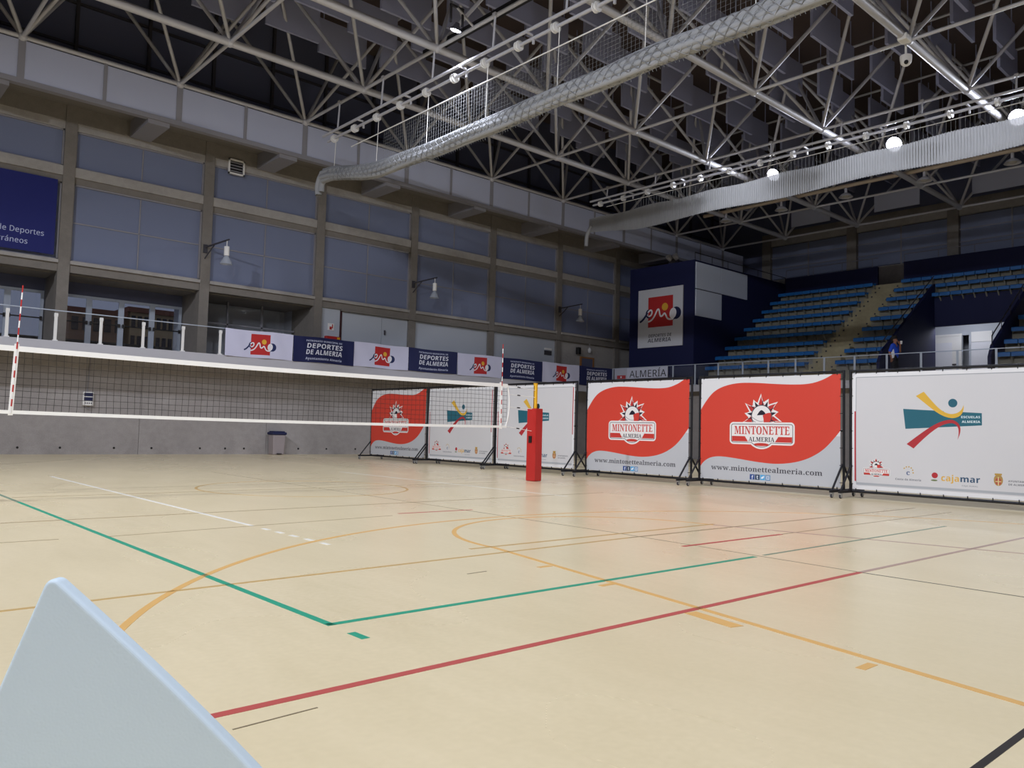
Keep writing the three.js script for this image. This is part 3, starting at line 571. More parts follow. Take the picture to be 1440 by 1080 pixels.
const almeriaArt = canvasTex(900, 160, (g, w, h) => { g.fillStyle = '#c9ccdc'; g.fillRect(0, 0, w, h); g.fillStyle = '#b8bac8'; g.fillRect(0, 0, w * 0.245, h); g.fillStyle = '#b43a40'; g.fillRect(w * 0.05, h * 0.6, w * 0.17, h * 0.3); g.fillStyle = '#d9dae2'; g.beginPath(); g.arc(w * 0.13, h * 0.75, 14, 0, 7); g.fill(); g.fillStyle = '#23242e'; fitText(g, 'ALMERÍA', w * 0.635, h * 0.82, w * 0.68, '%px sans-serif', 130); });
const palaceArt = canvasTex(1100, 640, (g, w, h) => {                 // 4.15 m x 2.42 m
  g.fillStyle = '#0e1868'; g.fillRect(0, 0, w, h);
  g.strokeStyle = '#aeb8d6'; g.lineWidth = 14; g.beginPath(); g.arc(w * 0.5, h * 0.33, 105, 0, 7); g.stroke(); g.beginPath(); g.moveTo(w * 0.57, h * 0.46); g.lineTo(w * 0.6, h * 0.56); g.stroke();
  g.fillStyle = '#c3cae2'; g.textAlign = 'right'; g.font = '62px sans-serif'; g.fillText('Palacio de Deportes', w * 0.93, h * 0.775); g.fillText('Juegos Mediterráneos', w * 0.825, h * 0.91);
});

// ------------------------------------------------------------------ rolling advertising stands
const XP = 12.8;
const sheetGeo = (w, h, wob) => { const g = new THREE.PlaneGeometry(w, h, 24, 16); const p = g.attributes.position; for (let i = 0; i < p.count; i++) { const u = p.getX(i) / w + 0.5, v = p.getY(i) / h + 0.5; p.setZ(i, wob * 0.012 * Math.sin(u * 3.14 * 2.2 + wob) * Math.sin(v * 3.14)); } g.computeVertexNormals(); return g; };
const artMat = (t, r = 0.5) => new THREE.MeshPhysicalMaterial({ map: t, roughness: r, side: THREE.DoubleSide });
const redMat = artMat(redArt), whiteMat = artMat(whiteArt);
function adStand(zc, w, mat, label, wob, y0 = 0.12, y1 = 2.42) {
  // the sheet faces -X; local x runs along +Z of the world, so the group is turned by -90 degrees
  const t = thing('advertising_stand', label, 'banner stand', [XP, 0, zc], -Math.PI / 2, 'rolling banner stands along the side of the court');
  const h = y1 - y0, r = 0.025, cy = (y0 + y1) / 2;
  for (const s of [-1, 1]) mesh('frame_post', tube(V(s * w / 2, y0 - 0.02, 0), V(s * w / 2, y1 + 0.02, 0), r, 8), M.blackSteel, t);
  for (const y of [y0 + 0.005, y1 - 0.005]) mesh('frame_rail', tube(V(-w / 2, y, 0), V(w / 2, y, 0), r, 8), M.blackSteel, t);
  mesh('frame_rail', tube(V(-w / 2, cy, -0.03), V(w / 2, cy, -0.03), 0.018, 8), M.blackSteel, t);
  mesh('banner_sheet', sheetGeo(w - 0.1, h - 0.1, wob).translate(0, cy, 0.028), mat, t, 'printed vinyl sheet');
  const ties = []; for (let i = 0; i < 9; i++) { const x = -w / 2 + 0.12 + i * (w - 0.24) / 8; ties.push(bx(0.012, 0.075, 0.02, x, y1 - 0.03, 0.03), bx(0.012, 0.075, 0.02, x, y0 + 0.03, 0.03)); }
  for (let i = 0; i < 7; i++) { const y = y0 + 0.15 + i * (h - 0.3) / 6; ties.push(bx(0.075, 0.012, 0.02, -w / 2 + 0.03, y, 0.03), bx(0.075, 0.012, 0.02, w / 2 - 0.03, y, 0.03)); }
  mesh('elastic_ties', ties, M.black, t);
  for (const s of [-1, 1]) {
    const x = s * (w / 2 - 0.02);
    mesh('foot_bar', b6(x - 0.025, x + 0.025, 0.1, 0.15, -0.5, 0.5), M.blackSteel, t);
    for (const d of [-1, 1]) {
      mesh('brace', tube(V(x, 0.14, d * 0.44), V(x, 0.62, d * 0.02), 0.02, 8), M.blackSteel, t);
      const c = mesh('caster', [bx(0.05, 0.035, 0.07, x, 0.088, d * 0.45), bx(0.008, 0.06, 0.05, x - 0.022, 0.05, d * 0.45), bx(0.008, 0.06, 0.05, x + 0.022, 0.05, d * 0.45)], M.chrome, t);
      mesh('wheel', new THREE.CylinderGeometry(0.036, 0.036, 0.024, 16).rotateZ(Math.PI / 2).translate(x, 0.036, d * 0.45), M.darkGrey, c);
    }
  }
  return t;
}
const REDL = 'red club banner on a wheeled frame, ', WHL = 'white sponsor banner with teal logo on wheels, ';
adStand((-20.04 - 16.72) / 2, 3.28, redMat, REDL + 'behind the volleyball net', 1);
adStand((-16.66 - 13.42) / 2, 3.22, whiteMat, WHL + 'seen wholly through the net mesh', 1.4);
adStand((-13.36 - 10.22) / 2, 3.16, whiteMat, WHL + 'half hidden by the red post', 0.7);
adStand((-9.86 - 6.66) / 2, 3.2, redMat, REDL + 'beside the red padded post', 1.2);
adStand((-6.44 - 3.15) / 2, 3.29, redMat, REDL + 'in front of the grandstand aisle', 0.9);
adStand((-3.02 + 0.32) / 2, 3.34, whiteMat, WHL + 'in front of the grandstand tunnel', 1.1);

// ------------------------------------------------------------------ volleyball net, posts and antennas
{
  const ZN = -8.9, top = 2.115, bot = 1.165, xl = -0.5, xr = 9.2;
  const t = thing('volleyball_net', 'black mesh volleyball net with white tapes stretched across the court', 'net', [0, 0, ZN]);
  const sag = (x) => -0.03 * Math.sin(Math.PI * (x - xl) / (xr - xl));
  const tape = (y0, y1, name) => { const pos = [], idx = []; const n = 40; for (let i = 0; i <= n; i++) { const x = xl + (xr - xl) * i / n, s = sag(x); for (const [y, z] of [[y0, 0.012], [y1, 0.012], [y1, -0.012], [y0, -0.012]]) pos.push(x, y + s, z); if (i < n) for (let j = 0; j < 4; j++) { const a = i * 4 + j, b = i * 4 + (j + 1) % 4; idx.push(a, a + 4, b, b, a + 4, b + 4); } } const g = new THREE.BufferGeometry(); g.setAttribute('position', new THREE.Float32BufferAttribute(pos, 3)); g.setIndex(idx); const o = g.toNonIndexed(); o.computeVertexNormals(); mesh(name, o, M.netWhite, t); };
  tape(top - 0.075, top, 'top_tape'); tape(bot, bot + 0.05, 'bottom_tape');
  const th = [];
  const pts = (f) => { for (let i = 0; i < 40; i++) f(xl + (xr - xl) * i / 40, xl + (xr - xl) * (i + 1) / 40); };
  for (let x = xl; x <= xr; x += 0.1) { const s = sag(x), j = 0.012 * Math.sin(x * 3.1); th.push(tube(V(x, bot + 0.02 + s, 0), V(x + j, 1.6 + s, 0.004 * Math.sin(x * 9)), 0.0028, 4), tube(V(x + j, 1.6 + s, 0.004 * Math.sin(x * 9)), V(x, top - 0.03 + s, 0), 0.0028, 4)); }
  for (let k = 1; k < 9; k++) pts((a, b) => th.push(tube(V(a, bot + 0.05 + k * 0.092 + sag(a) + 0.006 * Math.sin(a * 4 + k), 0), V(b, bot + 0.05 + k * 0.092 + sag(b) + 0.006 * Math.sin(b * 4 + k), 0), 0.0028, 4)));
  mesh('net_mesh', th, M.netCord, t).userData.kind = 'stuff';
  const side = (x0, x1) => mesh('side_tape', (() => { const g = bx(0.055, top - bot + 0.05, 0.03); const p = g.attributes.position; for (let i = 0; i < p.count; i++) p.setXYZ(i, p.getX(i) + (p.getY(i) > 0 ? x0 : x1), p.getY(i) + (top + bot) / 2, p.getZ(i)); g.computeVertexNormals(); return g; })(), M.netWhite, t);
  side(0.0, -0.03); side(9.02, 9.03);
  mesh('end_tape', curveTube([V(xr, top - 0.02, 0), V(xr + 0.05, 1.9, 0), V(xr + 0.07, 1.65, 0), V(xr + 0.04, 1.4, 0), V(xr - 0.02, bot + 0.02, 0)], 0.018, 20, 6), M.netWhite, t);
  for (const [ya, yb] of [[top - 0.03, 2.02], [1.9, 1.86], [1.62, 1.6], [bot + 0.03, 1.1]]) { mesh('rope', tube(V(xr, ya, 0), V(10.05, yb, 0), 0.006, 6), M.netWhite, t); mesh('toggle', tube(V(9.5, ya + (yb - ya) * 0.35, 0), V(9.58, ya + (yb - ya) * 0.42, 0), 0.014, 6), M.black, t); mesh('rope', tube(V(xl, ya, 0), V(-0.98, yb, 0), 0.006, 6), M.netWhite, t); }
  const ant = (x, label, lean) => {
    const a = thing('net_antenna', label, 'antenna', [x, bot, ZN + 0.02]);
    for (let k = 0; k < 18; k++) mesh('stripe', tube(V(lean * k * 0.1, k * 0.1, 0), V(lean * (k + 1) * 0.1, (k + 1) * 0.1, 0), 0.009, 8), k % 2 ? M.red : M.white, a);
  };
  ant(-0.03, 'red and white striped antenna on the net by the glass doors', 0.03); ant(9.03, 'red and white striped antenna on the net end near the padded post', 0);
  const post = (x, label, dir) => {
    const p = thing('net_post', label, 'post', [x, 0, ZN - 0.02]);
    mesh('pole', [tube(V(0, 0, 0), V(0, 2.16, 0), 0.045, 14), cyl(0.05, 0.02, 0, 2.17, 0)], M.yellow, p);
    mesh('pole_slot', b6(-0.046, -0.03, 1.6, 2.12, -0.008, 0.008), M.black, p);
    const s = new THREE.Shape(); s.moveTo(-0.125, 0.085); s.lineTo(0.085, 0.125); s.lineTo(0.125, -0.085); s.lineTo(-0.085, -0.125); s.closePath();
    const g = new THREE.ExtrudeGeometry(s, { depth: 1.58, bevelEnabled: true, bevelSize: 0.015, bevelThickness: 0.015, bevelSegments: 2 }); g.rotateX(-Math.PI / 2).translate(0, 0.02, 0);
    mesh('padding', g, M.redPad, p, 'red padded sleeve');
    mesh('strap', b6(-0.125 * dir - 0.02, -0.125 * dir + 0.02, 0.85, 1.0, -0.04, 0.04), M.black, p);
    mesh('tensioner', rb(0.08, 0.12, 0.06, 0.015, 0.05, 1.66, 0), M.black, p);
  };
  post(10.07, 'red padded volleyball post with a yellow pole standing by the banner stands', 1);
  post(-1.05, 'red padded volleyball post with a yellow pole on the glass door side', -1);
}

// ------------------------------------------------------------------ banners over the gallery railing
{
  const cloth = (w, h, ph) => { const g = new THREE.BoxGeometry(w, h, 0.012, 36, 8, 1), p = g.attributes.position; for (let i = 0; i < p.count; i++) { const x = p.getX(i), v = p.getY(i) / h + 0.5; p.setZ(i, p.getZ(i) + (1 - v * 0.7) * 0.018 * Math.sin(x * 4.2 + ph) + 0.008 * Math.sin(x * 9 + v * 4)); p.setY(i, p.getY(i) + 0.012 * Math.sin(x * 2.6 + ph)); } g.computeVertexNormals(); return g; };
  const wm = std(0xffffff, 0.75, { map: bannerWhite }), bm = std(0xffffff, 0.7, { map: bannerBlue });
  for (let i = 0; i < 8; i++) {
    const blue = i % 2, pos = [8.57 + 2.52 * (i + 0.5), 3.9, ZG + 0.05];
    single('railing_banner', cloth(2.5, 0.94, i * 1.7), blue ? bm : wm, (blue ? 'navy banner with white lettering on the gallery railing, ' : 'white banner with red square logo on the gallery railing, ') + ['first', 'second', 'third', 'fourth'][i >> 1] + ' from the glass doors', 'banner', pos, 0, 'banners on the gallery railing');
  }
  single('wall_banner', new THREE.BoxGeometry(4.15, 2.42, 0.03), [M.navy, M.navy, M.navy, M.navy, std(0xffffff, 0.6, { map: palaceArt }), M.navy], 'large royal blue sports palace banner hung between columns above the doors', 'banner', [1.52, 7.5, ZC + 0.05]);
  const s = thing('town_sign', 'pale ALMERÍA sign hung on the grandstand railing below the blue tower', 'sign', [XB + 0.005, 4.08, -20.88], -Math.PI / 2);
  mesh('sign_face', new THREE.PlaneGeometry(3.3, 0.58).translate(0, 0, 0.02), std(0xffffff, 0.7, { map: almeriaArt }), s);
  mesh('sign_back', bx(3.3, 0.58, 0.03, 0, 0, 0), M.frameGrey, s);
}

// ------------------------------------------------------------------ grandstand, tower, tunnel
const XR = (k) => 31.24 + 0.857 * k, TY = (k) => 4.4 + 0.565 * k, Z_T = -18.75, A0 = -13.55, A1 = -12.25, V0 = -10.2, V1 = -6.0, ZE = 9;
{
  const g = thing('grandstand', 'stepped concrete grandstand with a pale central stair', 'grandstand');
  const step = (k, z0, z1) => mesh('concrete_step', uvBox(b6(XR(k), XR(k + 1) + 0.02, k < 0 ? YG : TY(k) - 0.7, TY(k), z0, z1)), M.step, g);
  for (let k = -1; k < 9; k++) {
    step(k, Z_T, A0);
    if (k < 6) { step(k, A1, V0); step(k, V1, ZE); } else step(k, A1, ZE);
    for (let j = 0; j < 2; j++) {
      const y = TY(k - 1) + 0.2825 * (j + 1), x = XR(k) - 0.4285 + 0.4285 * j;
      mesh('stair_step', uvBox(b6(x, XR(k) + 0.46, y - 0.45, y, A0, A1)), M.stair, g);
      for (const z of [A0 + 0.2, A1 - 0.2]) mesh('stair_hole', b6(x - 0.004, x + 0.01, y - 0.19, y - 0.12, z - 0.04, z + 0.04), M.darkGrey, g);
    }
  }
  // top walkway and its blue parapets
  mesh('walkway', uvBox(b6(XR(9), 40.98, TY(8) - 0.4, TY(8), Z_T, ZE)), M.step, g);
  mesh('parapet', b6(38.6, 38.75, TY(8), 9.98, Z_T, A0 - 0.1), M.blueWall, g, 'dark blue parapet');
  mesh('parapet', b6(38.6, 38.75, TY(8), 10.05, A1 - 0.1, ZE), M.blueWall, g, 'dark blue parapet');
  for (const [a, b] of [[Z_T, A0 - 0.1], [A1 - 0.1, ZE]]) {
    mesh('top_rail', tube(V(38.68, 10.45, a), V(38.68, 10.45, b), 0.02, 8), M.frameGrey, g);
    for (let z = a; z <= b; z += 1.6) mesh('rail_post', tube(V(38.68, 9.95, z), V(38.68, 10.45, z), 0.016, 6), M.frameGrey, g);
  }
  // tunnel walls following the slope, header and the lit passage behind
  const sideWall = (z0, z1) => { const s = new THREE.Shape(); s.moveTo(30.5, YG); s.lineTo(30.5, 4.3); s.lineTo(30.8, 4.75); s.lineTo(36.4, 8.35); s.lineTo(36.4, YG); s.closePath(); const e = new THREE.ExtrudeGeometry(s, { depth: z1 - z0, bevelEnabled: false }); e.translate(0, 0, z0); mesh('tunnel_wall', e, M.blueWall, g, 'dark blue sloping wall'); };
  sideWall(V0, V0 + 0.12); sideWall(V1 - 0.12, V1);
  for (const z of [V0 + 0.06, V1 - 0.06]) {
    mesh('slope_rail', tube(V(30.8, 5.1, z), V(36.4, 8.7, z), 0.022, 8), M.darkGrey, g);
    for (let i = 0; i < 6; i++) mesh('rail_post', tube(V(30.8 + i * 1.1, 4.7 + i * 0.707, z), V(30.8 + i * 1.1, 5.1 + i * 0.707, z), 0.016, 6), M.darkGrey, g);
  }
  mesh('tunnel_header', b6(36.3, 36.5, 6.35, TY(5) + 0.46, V0, V1), M.blueWall, g, 'dark blue header above the tunnel');
  mesh('tunnel_ceiling', b6(36.5, 39.0, 6.8, 6.9, V0 - 1.4, V1), M.white, g);
  for (const [y0, y1, a, b] of [[YG, 6.2, V0 - 1.4, -9.78], [YG, 6.2, -9.5, V1], [6.2, 6.8, V0 - 1.4, V1]]) mesh('tunnel_back', b6(38.9, 39.0, y0, y1, a, b), M.greyWall, g);
  mesh('closet_wall', b6(40.4, 40.5, YG, 6.8, V0 - 1.4, V1), M.greyWall, g);
  mesh('tunnel_side', b6(36.5, 38.9, YG, 6.8, V0 - 1.4, V0 - 1.3), M.greyWall, g);
  mesh('tunnel_side', b6(36.45, 38.9, YG, 6.8, V1 - 0.1, V1), M.greyWall, g);
  mesh('tunnel_return', b6(36.4, 36.5, YG, 6.8, V0 - 1.4, V0), M.blueWall, g);
  // doors in the passage
  const d1 = thing('passage_door', 'white door standing in the lit tunnel beside a narrow opening', 'door', [38.85, YG, -10.42], -Math.PI / 2);
  mesh('door_frame', [b6(-0.75, -0.67, 0, 2.85, -0.03, 0.05), b6(0.55, 0.63, 0, 2.85, -0.03, 0.05), b6(-0.67, 0.55, 2.75, 2.85, -0.03, 0.05)], M.white, d1);
  mesh('leaf', b6(-0.67, 0.2, 0, 2.45, -0.02, 0.03), M.doorWhite, d1); mesh('transom', b6(-0.67, 0.55, 2.45, 2.75, -0.02, 0.02), M.white, d1); mesh('side_leaf', b6(0.2, 0.55, 0, 2.45, -0.02, 0.02), M.white, d1);
  mesh('push_bar', b6(0.22, 0.5, 1.35, 1.42, 0.03, 0.08), M.darkGrey, d1);
  const d2 = thing('passage_door', 'pale grey door with a long push bar in the lit tunnel', 'door', [38.85, YG, -9.0], -Math.PI / 2);
  mesh('leaf', b6(-0.38, 0.5, 0, 2.4, -0.02, 0.03), M.doorWhite, d2); mesh('transom', b6(-0.38, 0.5, 2.42, 2.9, -0.02, 0.02), M.white, d2); mesh('push_bar', b6(-0.32, 0.3, 1.0, 1.06, 0.03, 0.09), M.darkGrey, d2);
  const pl = thing('passage_lamp', 'ceiling panel lamp inside the grandstand tunnel', 'lamp', [36.85, 6.78, -9.2]);
  mesh('panel', bx(0.4, 0.03, 1.2), new THREE.MeshStandardMaterial({ color: 0xffffff, emissive: 0xf2f4ff, emissiveIntensity: 0.8 }), pl);
  const sl = new THREE.PointLight(0xf0f4ff, 5, 0, 2); sl.position.set(36.95, 6.6, -9.2); sl.castShadow = true; sl.shadow.radius = 8; scene.add(sl);

  const tw = thing('corner_tower', 'dark blue square tower block at the corner of the grandstand', 'tower');
  mesh('tower_body', b6(30, 38.74, YG, 9.68, ZG + 0.02, Z_T - 0.02), M.blueWall, tw);
  const pm = std(0xd3dbea, 0.5);
  for (const [a, b, y0, y1] of [[30.08, 32.2, 8.28, 9.58], [32.24, 34.64, 8.28, 9.58], [30.08, 32.28, 6.94, 8.23]]) mesh('pale_panel', b6(a, b, y0, y1, Z_T - 0.02, Z_T + 0.03), pm, tw, 'pale grey panel');
  mesh('top_rail', [tube(V(30.1, 10.05, Z_T - 0.06), V(38.7, 10.05, Z_T - 0.06), 0.02, 6), ...[0, 1, 2, 3, 4, 5, 6].map((i) => tube(V(30.1 + i * 1.43, 9.68, Z_T - 0.06), V(30.1 + i * 1.43, 10.05, Z_T - 0.06), 0.016, 6))], M.darkGrey, tw);
  const sg = thing('tower_sign', 'white square sign with red logo on the blue tower', 'sign', [29.96, 7.0, -20.77], -Math.PI / 2);
  mesh('sign_face', new THREE.PlaneGeometry(2.78, 2.98).translate(0, 0, 0.03), std(0xffffff, 0.6, { map: towerArt }), sg);
  mesh('sign_back', bx(2.78, 2.98, 0.05), M.frameGrey, sg);
  const sp = thing('tower_spotlight', 'small twin spotlight on top of the blue tower', 'spotlight', [30.3, 9.68, -20.3]);
  mesh('head', [cyl(0.11, 0.3, 0, 0, 0, 14, 0.15).rotateZ(0.9).translate(0, 0.35, -0.2), cyl(0.11, 0.3, 0, 0, 0, 14, 0.15).rotateZ(0.9).translate(0, 0.35, 0.2)], M.steelWhite, sp); mesh('bracket', [bx(0.05, 0.3, 0.6, 0.05, 0.15, 0)], M.darkGrey, sp);
}
// seats, one object each
{
  const s = new THREE.Shape(); [[0, -0.13], [0.0, 0.0], [0.03, 0.025], [0.07, 0.0], [0.3, -0.02], [0.37, 0.01], [0.41, 0.05], [0.44, 0.05], [0.4, -0.03], [0.32, -0.09], [0.1, -0.06], [0.035, -0.13]].forEach(([x, y], i) => (i ? s.lineTo(x, y) : s.moveTo(x, y))); s.closePath();
  const shell = new THREE.ExtrudeGeometry(s, { depth: 0.43, bevelEnabled: true, bevelSize: 0.008, bevelThickness: 0.01, bevelSegments: 1 }).translate(0, 0, -0.215);
  const bs = new THREE.Shape(); bs.moveTo(0.06, -0.08); bs.lineTo(0.376, -0.08); bs.lineTo(0.376, -0.36); bs.lineTo(0.33, -0.36); bs.closePath();
  const br = new THREE.ExtrudeGeometry(bs, { depth: 0.05, bevelEnabled: false }).translate(0, 0, 0.19);
  let first = null;
  const ord = ['lowest', 'second', 'third', 'fourth', 'fifth', 'sixth', 'seventh', 'eighth', 'top'];
  const L = ' row between the blue tower and pale stair', R = ' row between the pale stair and tunnel', T = ' row, running above the tunnel', Q = ' row beyond the tunnel';
  const put = (k, z, where, grp) => {
    const label = 'blue plastic stadium seat in the ' + ord[k] + where;
    const pos = [XR(k) - 0.38, TY(k) + 0.05, z];
    if (!first) { first = thing('stadium_seat', label, 'seat', pos, 0, grp); mesh('shell', shell, M.seatBlue, first); mesh('bracket', br, M.step, first); } else { const o = dup(first, pos, 0, label); o.userData = { label, category: 'seat', group: grp }; }
  };
  for (let k = 0; k < 9; k++) {
    for (let z = Z_T + 0.28; z < A0 - 0.1; z += 0.472) put(k, z, L, 'seats left of the stair');
    if (k < 6) { for (let z = A1 + 0.35; z < V0 - 0.1; z += 0.472) put(k, z, R, 'seats between stair and tunnel'); if (k < 4) for (let z = V1 + 0.3; z < (k < 2 ? -3.4 : -4.2); z += 0.472) put(k, z, Q, 'seats beyond the tunnel'); }
    else for (let z = A1 + 0.35; z < -5.4; z += 0.472) put(k, z, T, 'seats above the tunnel');
  }
}

// ------------------------------------------------------------------ fittings on the gallery wall and floor
{
  // wall lamps on arms (unlit)
  let f = null;
  const wlab = ['unlit glass bell lamp on a dark arm beside the column next to the glass doors', 'unlit glass bell lamp on a dark arm above the navy banner in mid gallery', 'unlit glass bell lamp on a dark arm near the blue tower'];
  [8.45, 17.45, 26.45].forEach((x, i) => {
    if (f) { dup(f, [x, 7.3, ZC], 0, wlab[i]); return; }
    f = thing('wall_lamp', wlab[i], 'lamp', [x, 7.3, ZC]);
    mesh('arm', [tube(V(-0.1, 0.06, 0.05), V(0.25, 0.2, 1.3), 0.03, 8), tube(V(-0.1, -0.35, 0.05), V(0.05, 0.1, 0.5), 0.02, 6), bx(0.14, 0.3, 0.05, -0.1, 0, 0.08)], M.darkGrey, f);
    mesh('lamp_body', [tube(V(0.22, 0.2, 1.2), V(0.22, -0.05, 1.2), 0.015, 6), cyl(0.09, 0.32, 0.22, -0.2, 1.2, 16)], M.white, f);
    mesh('shade', new THREE.LatheGeometry([[0.06, 0], [0.12, -0.1], [0.22, -0.3], [0.215, -0.3], [0.11, -0.1], [0.05, -0.01]].map(([a, b]) => new THREE.Vector2(a, b)), 24).translate(0.22, -0.36, 1.2), phys(0xdfe4ec, 0.15, { transmission: 0.6, thickness: 0 }), f);
    mesh('bulb', new THREE.SphereGeometry(0.06, 12, 8).translate(0.22, -0.5, 1.2), M.white, f);
  });
  const v = thing('wall_vent', 'small white louvred vent high on the wall beside a column', 'vent', [9.35, 10.5, ZC + 0.05]);
  mesh('vent_frame', [b6(-0.3, 0.3, 0.22, 0.28, -0.03, 0.04), b6(-0.3, 0.3, -0.28, -0.22, -0.03, 0.04), b6(-0.3, -0.25, -0.28, 0.28, -0.03, 0.04), b6(0.25, 0.3, -0.28, 0.28, -0.03, 0.04)], M.white, v);
  mesh('vent_back', b6(-0.26, 0.26, -0.24, 0.24, -0.03, -0.02), M.black, v);
  for (let i = 0; i < 4; i++) mesh('slat', bx(0.5, 0.03, 0.04, 0, -0.16 + i * 0.107, 0), M.frameGrey, v);
  const c = thing('control_box', 'grey control box with two dark displays on the lower wall', 'control box', [4.77, 1.78, ZW + 0.06]);
  mesh('case', rb(0.3, 0.44, 0.12, 0.015), M.white, c); mesh('display', b6(-0.13, 0.13, 0.08, 0.19, 0.055, 0.066), M.navy, c); mesh('display', b6(-0.13, 0.13, -0.06, 0.05, 0.055, 0.066), M.navy, c);
  for (let i = 0; i < 4; i++) mesh('button', cyl(0.018, 0.02, 0, 0, 0, 10).rotateX(Math.PI / 2).translate(-0.09 + i * 0.06, -0.14, 0.065), M.darkGrey, c);
  mesh('conduit', tube(V(-0.02, 0.22, -0.03), V(0.02, 1.37, -0.03), 0.016, 8), M.frameGrey, c); mesh('cable_tail', curveTube([V(-0.06, -0.22, 0), V(-0.02, -0.3, 0.02), V(0.06, -0.3, 0.02), V(0.1, -0.22, 0)], 0.014, 14, 6), M.frameGrey, c);
  const b = thing('waste_bin', 'grey waste bin with a dark blue lid standing against the lower wall', 'bin', [11.15, 0, ZW + 0.34]);
  mesh('bin_body', (() => { const g = rb(0.5, 0.74, 0.44, 0.04, 0, 0.37, 0, 3), p = g.attributes.position; for (let i = 0; i < p.count; i++) { const k = 0.86 + 0.14 * p.getY(i) / 0.74; p.setX(i, p.getX(i) * k); p.setZ(i, p.getZ(i) * k); } g.computeVertexNormals(); return g; })(), std(0x9a9090, 0.6), b);
  mesh('lid', [rb(0.56, 0.1, 0.5, 0.035, 0, 0.78, 0), rb(0.46, 0.06, 0.4, 0.03, 0, 0.84, 0)], M.navy, b, 'dark blue lid'); mesh('pedal', bx(0.16, 0.03, 0.1, 0, 0.04, 0.24), M.black, b);
  const h = thing('hose_cabinet', 'red fire hose cabinet on the gallery wall beside the double door', 'cabinet', [13.55, 4.42, ZC]);
  mesh('case', rb(0.62, 0.5, 0.2, 0.02, 0, 0, 0.06), M.red, h); mesh('window', b6(-0.2, 0.2, -0.16, 0.12, 0.155, 0.165), M.darkGrey, h); mesh('warning_label', b6(0.16, 0.28, 0.14, 0.22, 0.155, 0.165), M.yellow, h);
  const fs = thing('fire_sign', 'small square red and white fire sign above the hose cabinet', 'sign', [13.52, 5.06, ZC - 0.04]);
  mesh('plate', bx(0.28, 0.28, 0.015), M.white, fs); mesh('symbol', [bx(0.1, 0.12, 0.006, -0.01, -0.05, 0.009), bx(0.04, 0.16, 0.006, 0.07, 0.03, 0.009)], M.red, fs);
  const ex = thing('exit_sign', 'small dark exit sign on the gallery wall between columns', 'sign', [25.7, 5.1, ZC - 0.04]);
  mesh('plate', bx(0.5, 0.22, 0.03, 0, -0.05, 0), M.darkGrey, ex); mesh('header', bx(0.5, 0.08, 0.03, 0, 0.14, 0), M.white, ex);
  const sk = thing('wall_speaker', 'small black loudspeaker on the gallery wall beside the wood framed door', 'speaker', [27.75, 5.32, ZC]);
  mesh('cabinet', rb(0.2, 0.36, 0.2, 0.02, 0, 0, 0.12), M.black, sk); mesh('bracket', bx(0.05, 0.05, 0.14, 0, 0, 0.02), M.darkGrey, sk);
  const cl = thing('conduit_lamp', 'small glass lamp hanging on a conduit above the wood framed door', 'lamp', [28.5, 5.4, ZC + 0.2]);
  mesh('conduit', tube(V(0, 0.1, 0), V(0, 0.36, 0), 0.02, 6), M.frameGrey, cl); mesh('globe', new THREE.SphereGeometry(0.1, 14, 10).scale(1, 1.5, 1), phys(0xf2f2f2, 0.2, { transmission: 0.5, thickness: 0 }), cl);
}

// ------------------------------------------------------------------ padded barrier in the foreground
{
  const u = V(0.743, 0, 0.669), apex = V(-1.70, 0.62, 1.35);         // u: across the end face
  const s = new THREE.Shape(); const r = 0.028; const A = [0, 0.62], B = [0.708, 0.0], C = [-0.243, 0.0];
  const dir = (p, q) => { const d = [q[0] - p[0], q[1] - p[1]], l = Math.hypot(...d); return [d[0] / l, d[1] / l]; };
  const pt = (p, d, k) => [p[0] + d[0] * k, p[1] + d[1] * k];
  const ab = dir(A, B), ac = dir(A, C);
  s.moveTo(...pt(A, ac, r)); s.quadraticCurveTo(...A, ...pt(A, ab, r)); s.bezierCurveTo(0.2, 0.455, 0.42, 0.272, B[0] - 0.03, B[1] + 0.02); s.quadraticCurveTo(...B, B[0] - 0.05, 0); s.lineTo(C[0] + 0.03, 0); s.quadraticCurveTo(...C, C[0] + 0.02, 0.04); s.closePath();
  const g = new THREE.ExtrudeGeometry(s, { depth: 0.03, bevelEnabled: true, bevelSize: 0.012, bevelThickness: 0.014, bevelSegments: 4, curveSegments: 16 });
  g.translate(0, 0.012, -0.03);
  const t = thing('padded_panel', 'pale blue-white padded panel with a pointed top standing beside the court', 'panel', [apex.x, 0, apex.z], Math.atan2(-u.z, u.x));
  mesh('cover', g, M.skyboard, t);
  mesh('rear_foot', rb(0.3, 0.03, 0.34, 0.012, 0.15, 0.016, -0.19), M.darkGrey, t);
}

